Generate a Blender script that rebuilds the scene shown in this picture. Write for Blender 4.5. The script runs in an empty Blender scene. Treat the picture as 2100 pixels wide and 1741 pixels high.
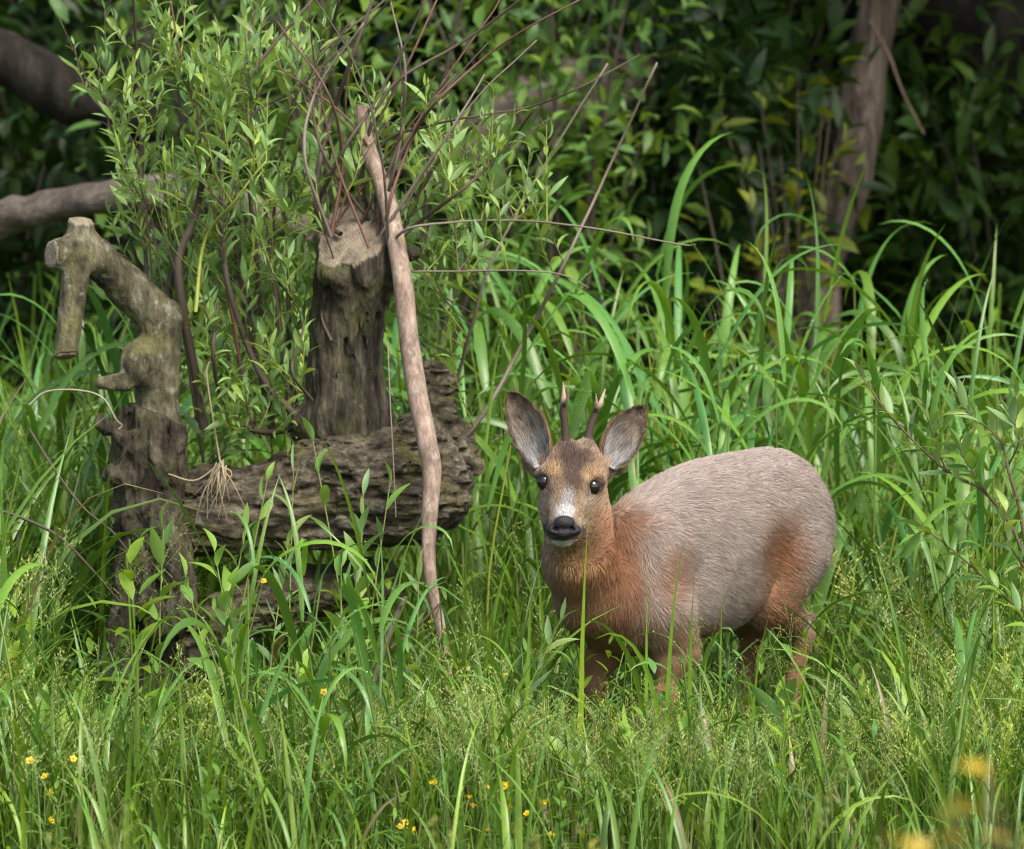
import bpy, math, random
import numpy as np
from mathutils import Vector, Matrix

# ------------------------------------------------------------------ camera, sky, sun, exposure
SC = bpy.context.scene
COL = SC.collection
F_PX = 14700.0                      # focal length in units of a 2100 px wide picture
CAM = np.array([0.0, -14.0, 2.0])
PITCH = math.atan((870.5 + 490.0) / F_PX)
cam_d = bpy.data.cameras.new('camera')
cam = bpy.data.objects.new('camera', cam_d); COL.objects.link(cam)
cam.location = CAM; cam.rotation_euler = (math.pi / 2 - PITCH, 0, 0)
cam_d.sensor_width = 36.0; cam_d.lens = 36.0 * F_PX / 2100.0
cam_d.clip_start = 0.1; cam_d.clip_end = 500
cam_d.dof.use_dof = True; cam_d.dof.focus_distance = 13.7; cam_d.dof.aperture_fstop = 6.3
SC.camera = cam

SUN_EL, SUN_AZ = math.radians(52), math.radians(150)     # azimuth clockwise from +Y (from the meadow side, right of the camera)
world = bpy.data.worlds.new('World'); SC.world = world; world.use_nodes = True
wn = world.node_tree.nodes; wl = world.node_tree.links
sky = wn.new('ShaderNodeTexSky'); sky.sky_type = 'NISHITA'; sky.sun_disc = False
sky.sun_elevation = SUN_EL; sky.sun_rotation = SUN_AZ
sky.air_density = 1.0; sky.dust_density = 4.0; sky.ozone_density = 0.6
wn['Background'].inputs['Strength'].default_value = 0.15
wl.new(sky.outputs[0], wn['Background'].inputs['Color'])
sun_d = bpy.data.lights.new('sun', 'SUN'); sun_d.energy = 2.0; sun_d.angle = math.radians(24); sun_d.color = (1.0, 0.96, 0.89)
sun = bpy.data.objects.new('sun', sun_d); COL.objects.link(sun)
sdir = Vector((math.sin(SUN_AZ) * math.cos(SUN_EL), math.cos(SUN_AZ) * math.cos(SUN_EL), math.sin(SUN_EL)))
sun.rotation_euler = sdir.to_track_quat('Z', 'Y').to_euler()
SC.view_settings.view_transform = 'Standard'; SC.view_settings.look = 'None'
SC.view_settings.gamma = 1.0; SC.view_settings.use_curve_mapping = False
SC.view_settings.exposure = 1.0
SC.cycles.max_bounces = 6; SC.cycles.diffuse_bounces = 3; SC.cycles.glossy_bounces = 2
SC.cycles.transmission_bounces = 4; SC.cycles.transparent_max_bounces = 4
SC.cycles.use_denoising = True; SC.cycles.filter_width = 1.1
SC.cycles.caustics_reflective = False; SC.cycles.caustics_refractive = False
SC.cycles_curves.shape = 'RIBBONS'

rng = np.random.default_rng(7)
random.seed(7)
cp, sp = math.cos(PITCH), math.sin(PITCH)

def ray(px, py):
    a, b = (px - 1050.0) / F_PX, -(py - 870.5) / F_PX
    return np.array([a, cp + b * sp, -sp + b * cp])
def at(px, py, Y=0.0):
    """world point seen at picture position (px, py) that lies at depth plane Y"""
    d = ray(px, py)
    return CAM + d * ((Y - CAM[1]) / d[1])
def U(Y=0.0):
    return (14.0 + Y) / F_PX        # metres per picture unit at depth Y
def project(p):
    v = np.asarray(p) - CAM
    z = v[..., 1] * cp - v[..., 2] * sp
    y = v[..., 1] * sp + v[..., 2] * cp
    return 1050 + F_PX * v[..., 0] / z, 870.5 - F_PX * y / z

# ------------------------------------------------------------------ helpers
def nrm(v):
    return v / np.maximum(np.linalg.norm(v, axis=-1, keepdims=True), 1e-9)
def hash3(i, j, k, s=0):
    n = (i * 374761393 + j * 668265263 + k * 2147483647 + s * 1274126177) & 0xffffffff
    n = ((n ^ (n >> 13)) * 1274126177) & 0xffffffff
    return ((n ^ (n >> 16)) & 0xffff) / 65535.0
def vnoise(p, s=0):
    f = np.floor(p); t = p - f; i = f.astype(np.int64)
    t = t * t * (3 - 2 * t); r = 0
    for a in (0, 1):
        for b in (0, 1):
            for c in (0, 1):
                w = (t[..., 0] if a else 1 - t[..., 0]) * (t[..., 1] if b else 1 - t[..., 1]) * (t[..., 2] if c else 1 - t[..., 2])
                r = r + w * hash3(i[..., 0] + a, i[..., 1] + b, i[..., 2] + c, s)
    return r
def fbm(p, o=3, s=0):
    r, a, n = 0, 1.0, 0
    for k in range(o):
        r = r + a * vnoise(p * 2 ** k, s + k); n += a; a *= .5
    return r / n - .5

def mesh(name, V, F, mat, C=None, attrs=None, smooth=True):
    V = np.ascontiguousarray(V, dtype=np.float32); F = np.ascontiguousarray(F, dtype=np.int32)
    m = bpy.data.meshes.new(name)
    m.vertices.add(len(V)); m.vertices.foreach_set('co', V.ravel())
    n, k = F.shape
    m.loops.add(n * k); m.loops.foreach_set('vertex_index', F.ravel())
    m.polygons.add(n); m.polygons.foreach_set('loop_start', np.arange(0, n * k, k, dtype=np.int32))
    m.polygons.foreach_set('use_smooth', np.full(n, smooth))
    if C is not None:
        c4 = np.ones((len(V), 4), np.float32); c4[:, :3] = C
        m.color_attributes.new('col', 'FLOAT_COLOR', 'POINT').data.foreach_set('color', c4.ravel())
    for an, av in (attrs or {}).items():
        m.attributes.new(an, 'FLOAT', 'POINT').data.foreach_set('value', np.ascontiguousarray(av, np.float32))
    m.update(calc_edges=True)
    if mat is not None: m.materials.append(mat)
    return m
def link(name, data, parent=None, loc=None):
    o = bpy.data.objects.new(name, data); COL.objects.link(o)
    if parent is not None: o.parent = parent
    if loc is not None: o.location = loc
    return o
def tag(o, label, cat=None, group=None, kind=None):
    if label: o['label'] = label
    if cat: o['category'] = cat
    if group: o['group'] = group
    if kind: o['kind'] = kind
    return o
def thing(name, loc, label, cat, group=None):
    o = link(name, None, None, loc); o.empty_display_size = 0.05
    return tag(o, label, cat, group)

class Acc:
    def __init__(s): s.V, s.F, s.C, s.n = [], [], [], 0
    def add(s, V, F, C):
        V = np.asarray(V).reshape(-1, 3); C = np.asarray(C)
        if C.ndim == 1: C = np.broadcast_to(C, V.shape)
        s.V.append(V); s.F.append(np.asarray(F).reshape(-1, 4) + s.n); s.C.append(C.reshape(-1, 3)); s.n += len(V)
    def arrays(s): return np.concatenate(s.V), np.concatenate(s.F), np.concatenate(s.C)
    def build(s, name, mat, parent=None, origin=(0, 0, 0), smooth=True):
        V, F, C = s.arrays()
        return link(name, mesh(name, V - np.asarray(origin), F, mat, C, smooth=smooth), parent)

def ribbons(base, az, length, lean, bend, p, width, K=6, prof=None, fold=0.0, twist=0.0, cross=2, wob=0.0):
    N = len(base); s = np.linspace(0, 1, K)
    B = lambda x: np.broadcast_to(np.asarray(x, float), (N,))
    th = B(lean)[:, None] + B(bend)[:, None] * s[None] ** B(p)[:, None]
    a = np.asarray(az)[:, None] + B(wob)[:, None] * s[None]
    d = np.stack([np.sin(th) * np.cos(a), np.sin(th) * np.sin(a), np.cos(th)], -1)
    step = (B(length) / (K - 1))[:, None, None]
    pts = np.concatenate([np.zeros((N, 1, 3)), np.cumsum(d[:, :-1] * step, 1)], 1) + base[:, None]
    side = np.stack([-np.sin(a), np.cos(a), np.zeros_like(a)], -1)
    nor = np.cross(d, side)
    tw = B(twist)[:, None] * s[None]
    sd = side * np.cos(tw)[..., None] + nor * np.sin(tw)[..., None]
    nr = np.cross(d, sd)
    pf = prof(s) if prof else np.interp(s, [0, .25, .6, 1], [.6, 1, .85, .04])
    w = (B(width)[:, None] * pf[None] * .5)[..., None]
    if cross == 2:
        V = np.stack([pts - sd * w, pts + sd * w], 2)
    else:
        V = np.stack([pts - sd * w, pts + nr * w * fold, pts + sd * w], 2)
    idx = np.arange(N * K * cross).reshape(N, K, cross)
    Fs = [np.stack([idx[:, :-1, c], idx[:, :-1, c + 1], idx[:, 1:, c + 1], idx[:, 1:, c]], -1).reshape(-1, 4) for c in range(cross - 1)]
    return V, np.concatenate(Fs), pts
def rep(C, K):                      # per-ribbon colour to per-vertex colour
    return np.repeat(C, K, axis=0)

def tube(path, rad, sides=6, wob=0.0, cap=True):
    path = np.asarray(path, float); n = len(path); rad = np.broadcast_to(np.asarray(rad, float), (n,))
    t = nrm(np.gradient(path, axis=0))
    up = np.array([0.3, 0.9, 0.2]); s1 = nrm(np.cross(t, up)); s2 = np.cross(t, s1)
    a = np.linspace(0, 2 * np.pi, sides, endpoint=False)
    V = path[:, None] + (np.cos(a)[None, :, None] * s1[:, None] + np.sin(a)[None, :, None] * s2[:, None]) * rad[:, None, None]
    if wob: V = V + (rng.random(V.shape) - .5) * wob * rad[:, None, None]
    V = V.reshape(-1, 3); i = np.arange(n * sides).reshape(n, sides)
    F = np.stack([i[:-1], np.roll(i[:-1], -1, 1), np.roll(i[1:], -1, 1), i[1:]], -1).reshape(-1, 4)
    if cap and sides == 6:
        c = i[-1]; F = np.concatenate([F, [[c[0], c[1], c[2], c[3]], [c[0], c[3], c[4], c[5]]]])
    return V, F
def spline(pts, n=16):
    P = np.asarray(pts, float); m = len(P)
    if m == 2: return P[0] + (P[1] - P[0]) * np.linspace(0, 1, n)[:, None]
    Q = np.concatenate([[2 * P[0] - P[1]], P, [2 * P[-1] - P[-2]]])
    out = []
    for u in np.linspace(0, m - 1, n):
        k = min(int(u), m - 2); t = u - k; p0, p1, p2, p3 = Q[k:k + 4]
        out.append(.5 * ((2 * p1) + (p2 - p0) * t + (2 * p0 - 5 * p1 + 4 * p2 - p3) * t * t + (3 * p1 - p0 - 3 * p2 + p3) * t ** 3))
    return np.array(out)

# implicit surfaces: blended tapered limbs and ellipsoids, meshed with surface nets
class Field:
    def __init__(s, lo, hi, h):
        s.lo = np.asarray(lo, float); s.h = h
        s.n = np.ceil((np.asarray(hi) - s.lo) / h).astype(int) + 1
        s.f = np.full(s.n, 0.5, np.float32)
    def sub(s, lo, hi):
        a = np.clip(np.floor((np.asarray(lo) - s.lo) / s.h).astype(int), 0, s.n); b = np.clip(np.ceil((np.asarray(hi) - s.lo) / s.h).astype(int) + 1, 0, s.n)
        sl = tuple(slice(x, y) for x, y in zip(a, b))
        g = np.meshgrid(*[s.lo[k] + s.h * np.arange(a[k], b[k]) for k in range(3)], indexing='ij')
        return sl, np.stack(g, -1).astype(np.float32)
    def mix(s, sl, d, k, mode):
        f = s.f[sl]
        if mode == 'cut': s.f[sl] = np.maximum(f, -d) + np.maximum(k - np.abs(f + d), 0) ** 2 / (4 * k)
        else: s.f[sl] = np.minimum(f, d) - np.maximum(k - np.abs(f - d), 0) ** 2 / (4 * k)
    def cap(s, a, b, r1, r2, k=.01, mode='add'):
        a, b = np.asarray(a, float), np.asarray(b, float); r = max(r1, r2) + k + .012
        sl, p = s.sub(np.minimum(a, b) - r, np.maximum(a, b) + r)
        if p.size == 0: return
        ab = b - a; t = np.clip(((p - a) @ ab) / max(ab @ ab, 1e-9), 0, 1)
        s.mix(sl, np.linalg.norm(p - a - t[..., None] * ab, axis=-1) - (r1 + (r2 - r1) * t), k, mode)
    def ell(s, c, r, R=None, k=.01, mode='add'):
        c, r = np.asarray(c, float), np.asarray(r, float); m = r.max() + k + .012
        sl, p = s.sub(c - m, c + m)
        if p.size == 0: return
        q = p - c
        if R is not None: q = q @ R                    # columns of R are the ellipsoid axes
        k0 = np.linalg.norm(q / r, axis=-1); k1 = np.linalg.norm(q / (r * r), axis=-1)
        s.mix(sl, k0 * (k0 - 1) / np.maximum(k1, 1e-6), k, mode)
    def chain(s, pts, k=.01):
        for (a, ra), (b, rb) in zip(pts[:-1], pts[1:]): s.cap(a, b, ra, rb, k)
    def noise(s, amp, freq, o=3, seed=0, ridged=False):
        m = np.abs(s.f) < .03
        i = np.argwhere(m); p = s.lo + i * s.h
        n = fbm(p * np.asarray(freq), o, seed)
        if ridged: n = np.abs(n) * 2 - .3
        s.f[m] += (amp * n).astype(np.float32)
    def plane(s, c, n, lo, hi):
        sl, p = s.sub(lo, hi); s.f[sl] = np.maximum(s.f[sl], (p - np.asarray(c)) @ np.asarray(n))
    def value(s, p):
        i = np.clip(np.round((p - s.lo) / s.h).astype(int), 0, s.n - 1)
        return s.f[i[..., 0], i[..., 1], i[..., 2]]
    def nets(s, smooth=1):
        f = s.f; ins = f < 0; c = np.zeros(np.array(f.shape) - 1, np.int8)
        sh = lambda a, b, d, A: A[a:A.shape[0] - 1 + a, b:A.shape[1] - 1 + b, d:A.shape[2] - 1 + d]
        for a in (0, 1):
            for b in (0, 1):
                for d in (0, 1): c += sh(a, b, d, ins)
        act = np.argwhere((c > 0) & (c < 8)); ids = np.full(c.shape, -1, np.int64); ids[tuple(act.T)] = np.arange(len(act))
        P = np.zeros((len(act), 3)); W = np.zeros(len(act)); cr = [(a, b, d) for a in (0, 1) for b in (0, 1) for d in (0, 1)]
        for u in cr:
            for ax in range(3):
                if u[ax]: continue
                v = list(u); v[ax] = 1
                A = act + u; B = act + v; fa = f[tuple(A.T)]; fb = f[tuple(B.T)]; m = (fa < 0) != (fb < 0)
                t = np.where(m, fa / np.where(m, fa - fb, 1), 0)
                P += np.where(m[:, None], A + (B - A) * t[:, None], 0); W += m
        V = s.lo + s.h * P / np.maximum(W, 1)[:, None]
        Fs = []
        for ax in range(3):
            o1, o2 = (ax + 1) % 3, (ax + 2) % 3
            sa = [slice(None)] * 3; sb = [slice(None)] * 3; sa[ax] = slice(0, -1); sb[ax] = slice(1, None)
            A, B = ins[tuple(sa)], ins[tuple(sb)]; e = np.argwhere(A != B)
            e = e[(e[:, o1] > 0) & (e[:, o2] > 0) & (e[:, o1] < f.shape[o1] - 1) & (e[:, o2] < f.shape[o2] - 1)]
            d1 = np.zeros(3, int); d1[o1] = 1; d2 = np.zeros(3, int); d2[o2] = 1
            q = np.stack([ids[tuple((e - d1 - d2).T)], ids[tuple((e - d2).T)], ids[tuple(e.T)], ids[tuple((e - d1).T)]], -1)
            fl = ~A[tuple(e.T)]; q[fl] = q[fl][:, ::-1]
            Fs.append(q)
        F = np.concatenate(Fs)
        for _ in range(smooth):
            S = np.zeros_like(V); n = np.zeros(len(V))
            for k in range(4):
                a, b = F[:, k], F[:, (k + 1) % 4]
                np.add.at(S, a, V[b]); np.add.at(n, a, 1); np.add.at(S, b, V[a]); np.add.at(n, b, 1)
            V = V * .5 + .5 * S / np.maximum(n, 1)[:, None]
        return V, F
def normals(V, F):
    n = np.cross(V[F[:, 2]] - V[F[:, 0]], V[F[:, 3]] - V[F[:, 1]]); N = np.zeros_like(V)
    for k in range(4): np.add.at(N, F[:, k], n)
    return nrm(N)

# ------------------------------------------------------------------ materials
def newmat(name):
    m = bpy.data.materials.new(name); m.use_nodes = True
    return m, m.node_tree.nodes, m.node_tree.links, m.node_tree.nodes['Principled BSDF']
def leaf_mat(name, transl=.35, rough=.42, spec=.35, back=None, nscale=90.0):
    m, n, l, b = newmat(name)
    a = n.new('ShaderNodeAttribute'); a.attribute_name = 'col'
    tc = n.new('ShaderNodeTexCoord'); nz = n.new('ShaderNodeTexNoise'); nz.inputs['Scale'].default_value = nscale; nz.inputs['Detail'].default_value = 2
    l.new(tc.outputs['Object'], nz.inputs['Vector'])
    mr = n.new('ShaderNodeMapRange'); mr.inputs[3].default_value = .78; mr.inputs[4].default_value = 1.22; l.new(nz.outputs['Fac'], mr.inputs[0])
    mu = n.new('ShaderNodeVectorMath'); mu.operation = 'MULTIPLY'; l.new(a.outputs['Color'], mu.inputs[0]); l.new(mr.outputs[0], mu.inputs[1])
    src = mu.outputs[0]
    if back:                        # paler underside of the leaf
        g = n.new('ShaderNodeNewGeometry'); mx = n.new('ShaderNodeMix'); mx.data_type = 'RGBA'
        l.new(g.outputs['Backfacing'], mx.inputs[0]); l.new(src, mx.inputs[6])
        bk = n.new('ShaderNodeVectorMath'); bk.operation = 'ADD'; bk.inputs[1].default_value = back; l.new(src, bk.inputs[0])
        l.new(bk.outputs[0], mx.inputs[7]); src = mx.outputs[2]
    l.new(src, b.inputs['Base Color']); b.inputs['Roughness'].default_value = rough; b.inputs['Specular IOR Level'].default_value = spec
    t = n.new('ShaderNodeBsdfTranslucent'); tm = n.new('ShaderNodeVectorMath'); tm.operation = 'MULTIPLY'; tm.inputs[1].default_value = (1.5, 1.35, .55)
    l.new(src, tm.inputs[0]); l.new(tm.outputs[0], t.inputs['Color'])
    ms = n.new('ShaderNodeMixShader'); ms.inputs[0].default_value = transl
    l.new(b.outputs[0], ms.inputs[1]); l.new(t.outputs[0], ms.inputs[2]); l.new(ms.outputs[0], n['Material Output'].inputs[0])
    return m
def bark_mat(name, c1, c2, c3, scale=(60, 60, 12), bump=.6, moss=None, cut=False, lichen=None):
    m, n, l, b = newmat(name)
    tc = n.new('ShaderNodeTexCoord'); mp = n.new('ShaderNodeMapping'); mp.inputs['Scale'].default_value = scale; l.new(tc.outputs['Object'], mp.inputs[0])
    n1 = n.new('ShaderNodeTexNoise'); n1.inputs['Scale'].default_value = 1; n1.inputs['Detail'].default_value = 6; n1.inputs['Roughness'].default_value = .65; l.new(mp.outputs[0], n1.inputs[0])
    n2 = n.new('ShaderNodeTexNoise'); n2.inputs['Scale'].default_value = 14; n2.inputs['Detail'].default_value = 4; l.new(tc.outputs['Object'], n2.inputs[0])
    vo = n.new('ShaderNodeTexVoronoi'); vo.feature = 'DISTANCE_TO_EDGE'; vo.inputs['Scale'].default_value = .8; l.new(mp.outputs[0], vo.inputs[0])
    cr = n.new('ShaderNodeValToRGB'); e = cr.color_ramp.elements; e[0].position = .32; e[0].color = (*c1, 1); e[1].position = .68; e[1].color = (*c3, 1)
    x = cr.color_ramp.elements.new(.5); x.color = (*c2, 1); l.new(n1.outputs['Fac'], cr.inputs[0])
    src = cr.outputs[0]
    def over(src, color, lo, hi, noise, s=1.0):
        r = n.new('ShaderNodeMapRange'); r.inputs[1].default_value = lo; r.inputs[2].default_value = hi; r.inputs[4].default_value = s; l.new(noise, r.inputs[0])
        mx = n.new('ShaderNodeMix'); mx.data_type = 'RGBA'; l.new(r.outputs[0], mx.inputs[0]); l.new(src, mx.inputs[6]); mx.inputs[7].default_value = (*color, 1); return mx.outputs[2]
    if moss: src = over(src, moss, .5, .68, n2.outputs['Fac'], .8)
    if lichen:
        n3 = n.new('ShaderNodeTexNoise'); n3.inputs['Scale'].default_value = 38; n3.inputs['Detail'].default_value = 3; l.new(tc.outputs['Object'], n3.inputs[0]); src = over(src, lichen, .58, .7, n3.outputs['Fac'], .6)
    mf = n.new('ShaderNodeMapping'); mf.inputs['Scale'].default_value = tuple(3.5 * q for q in scale); l.new(tc.outputs['Object'], mf.inputs[0])
    n4 = n.new('ShaderNodeTexNoise'); n4.inputs['Scale'].default_value = 1; n4.inputs['Detail'].default_value = 8; n4.inputs['Roughness'].default_value = .75; l.new(mf.outputs[0], n4.inputs[0])
    fr = n.new('ShaderNodeMapRange'); fr.inputs[1].default_value = .3; fr.inputs[2].default_value = .7; fr.inputs[3].default_value = .45; fr.inputs[4].default_value = 1.5; l.new(n4.outputs['Fac'], fr.inputs[0])
    fm_ = n.new('ShaderNodeVectorMath'); fm_.operation = 'MULTIPLY'; l.new(src, fm_.inputs[0]); l.new(fr.outputs[0], fm_.inputs[1]); src = fm_.outputs[0]
    sm_ = n.new('ShaderNodeMath'); sm_.operation = 'MULTIPLY_ADD'; sm_.inputs[1].default_value = .6; l.new(n4.outputs['Fac'], sm_.inputs[0]); l.new(n1.outputs['Fac'], sm_.inputs[2])
    hgt = n.new('ShaderNodeMath'); hgt.operation = 'MULTIPLY_ADD'; l.new(vo.outputs['Distance'], hgt.inputs[0]); hgt.inputs[1].default_value = .7; l.new(sm_.outputs[0], hgt.inputs[2])
    hs = hgt.outputs[0]
    if cut:                         # weathered end grain with year rings on the sawn faces
        ac = n.new('ShaderNodeAttribute'); ac.attribute_name = 'cut'; ar = n.new('ShaderNodeAttribute'); ar.attribute_name = 'ringr'
        ad = n.new('ShaderNodeMath'); ad.operation = 'MULTIPLY_ADD'; ad.inputs[1].default_value = .03; l.new(n2.outputs['Fac'], ad.inputs[0]); l.new(ar.outputs['Fac'], ad.inputs[2])
        rs = n.new('ShaderNodeMath'); rs.operation = 'MULTIPLY'; rs.inputs[1].default_value = 900; l.new(ad.outputs[0], rs.inputs[0])
        sn = n.new('ShaderNodeMath'); sn.operation = 'SINE'; l.new(rs.outputs[0], sn.inputs[0])
        s2 = n.new('ShaderNodeMath'); s2.operation = 'MULTIPLY_ADD'; s2.inputs[1].default_value = .022; l.new(sn.outputs[0], s2.inputs[0]); l.new(n1.outputs['Fac'], s2.inputs[2])
        c2r = n.new('ShaderNodeValToRGB'); e = c2r.color_ramp.elements; e[0].position = .25; e[0].color = (.085, .068, .045, 1); e[1].position = .75; e[1].color = (.33, .28, .2, 1); l.new(s2.outputs[0], c2r.inputs[0])
        mx = n.new('ShaderNodeMix'); mx.data_type = 'RGBA'; l.new(ac.outputs['Fac'], mx.inputs[0]); l.new(src, mx.inputs[6]); l.new(c2r.outputs[0], mx.inputs[7]); src = mx.outputs[2]
        mh = n.new('ShaderNodeMix'); l.new(ac.outputs['Fac'], mh.inputs[0]); l.new(hs, mh.inputs[2]); l.new(s2.outputs[0], mh.inputs[3]); hs = mh.outputs[0]
    bp = n.new('ShaderNodeBump'); bp.inputs['Strength'].default_value = bump; bp.inputs['Distance'].default_value = .014; l.new(hs, bp.inputs['Height'])
    l.new(bp.outputs[0], b.inputs['Normal']); l.new(src, b.inputs['Base Color']); b.inputs['Roughness'].default_value = .85; b.inputs['Specular IOR Level'].default_value = .2
    return m
def attr_mat(name, rough=.6, spec=.3, bumps=0, scale=200):
    m, n, l, b = newmat(name)
    a = n.new('ShaderNodeAttribute'); a.attribute_name = 'col'; src = a.outputs['Color']
    tc = n.new('ShaderNodeTexCoord'); nz = n.new('ShaderNodeTexNoise'); nz.inputs['Scale'].default_value = scale; nz.inputs['Detail'].default_value = 4; l.new(tc.outputs['Object'], nz.inputs[0])
    mr = n.new('ShaderNodeMapRange'); mr.inputs[3].default_value = .7; mr.inputs[4].default_value = 1.3; l.new(nz.outputs['Fac'], mr.inputs[0])
    mu = n.new('ShaderNodeVectorMath'); mu.operation = 'MULTIPLY'; l.new(src, mu.inputs[0]); l.new(mr.outputs[0], mu.inputs[1]); l.new(mu.outputs[0], b.inputs['Base Color'])
    if bumps:
        bp = n.new('ShaderNodeBump'); bp.inputs['Strength'].default_value = bumps; bp.inputs['Distance'].default_value = .002; l.new(nz.outputs['Fac'], bp.inputs['Height']); l.new(bp.outputs[0], b.inputs['Normal'])
    b.inputs['Roughness'].default_value = rough; b.inputs['Specular IOR Level'].default_value = spec
    return m

M_GRASS = leaf_mat('grass_blade', .32, .45, .35)
M_REED = leaf_mat('reed_blade', .29, .36, .5, nscale=60)
M_WILLOW = leaf_mat('willow_leaf', .3, .42, .4, back=(.045, .06, .035))
M_BUSH = leaf_mat('bush_leaf', .35, .45, .3)
M_STALK = attr_mat('stalk', .6, .25, .3, 300)
M_PETAL = leaf_mat('petal', .3, .4, .4)
M_BARK_SNAG = bark_mat('bark_grey_green', (.026, .024, .015), (.105, .095, .056), (.22, .205, .135), (26, 26, 12), .9, moss=(.13, .125, .05), cut=True, lichen=(.3, .31, .25))
M_BARK_OLD = bark_mat('bark_rugged', (.018, .015, .01), (.095, .078, .053), (.225, .19, .135), (26, 34, 44), 1.0, moss=(.10, .095, .03), lichen=(.26, .26, .2))
M_BARK_STUMP = bark_mat('bark_stump', (.014, .012, .008), (.055, .047, .032), (.15, .132, .088), (42, 42, 9), 1.0, moss=(.09, .095, .035), cut=True)
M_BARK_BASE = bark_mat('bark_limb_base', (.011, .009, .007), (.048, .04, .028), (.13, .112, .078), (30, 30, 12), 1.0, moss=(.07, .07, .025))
M_POLE = bark_mat('bark_pole', (.16, .115, .085), (.27, .2, .155), (.37, .29, .225), (30, 30, 10), .4, lichen=(.42, .37, .31))
M_DARKBARK = bark_mat('bark_dark', (.008, .007, .005), (.022, .019, .014), (.045, .04, .03), (18, 18, 4), 1.0)
M_DEADTRUNK = bark_mat('bark_dead_trunk', (.02, .016, .012), (.085, .066, .049), (.2, .158, .118), (26, 26, 2.2), 1.0)
M_FALLEN = bark_mat('bark_fallen', (.05, .04, .03), (.1, .082, .065), (.16, .135, .108), (14, 30, 30), .5)

# ------------------------------------------------------------------ ground
def height(x, y):
    x = np.asarray(x, float); y = np.asarray(y, float)
    p = np.stack([x, y, np.zeros_like(x)], -1)
    return .05 * fbm(p * 1.7, 3, 3) + .10 * fbm(p * .35, 2, 5) * np.clip((np.abs(y) - 1) / 4, 0, 1) + np.clip(y - 2.5, 0, 60) * .035
gx = np.unique(np.concatenate([np.linspace(-3, 3, 90), np.linspace(-60, 60, 61)])); gy = np.unique(np.concatenate([np.linspace(-3, 5, 110), np.linspace(-40, 120, 70)]))
X, Y = np.meshgrid(gx, gy, indexing='ij'); i = np.arange(X.size).reshape(X.shape)
m, n, l, b = newmat('soil_and_litter')
tc = n.new('ShaderNodeTexCoord'); nz = n.new('ShaderNodeTexNoise'); nz.inputs['Scale'].default_value = 9; nz.inputs['Detail'].default_value = 8; l.new(tc.outputs['Object'], nz.inputs[0])
cr = n.new('ShaderNodeValToRGB'); e = cr.color_ramp.elements; e[0].position = .35; e[0].color = (.022, .024, .01, 1); e[1].position = .7; e[1].color = (.07, .085, .025, 1); l.new(nz.outputs['Fac'], cr.inputs[0])
bp = n.new('ShaderNodeBump'); bp.inputs['Distance'].default_value = .03; l.new(nz.outputs['Fac'], bp.inputs['Height']); l.new(bp.outputs[0], b.inputs['Normal'])
l.new(cr.outputs[0], b.inputs['Base Color']); b.inputs['Roughness'].default_value = .95
M_SOIL = m
tag(link('ground', mesh('ground', np.stack([X, Y, height(X, Y)], -1).reshape(-1, 3), np.stack([i[:-1, :-1], i[1:, :-1], i[1:, 1:], i[:-1, 1:]], -1).reshape(-1, 4), M_SOIL)),
    'damp earth under the grass and the woodland edge', kind='structure')
def gpoint(x, y): return np.array([x, y, float(height(x, y))])

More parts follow.
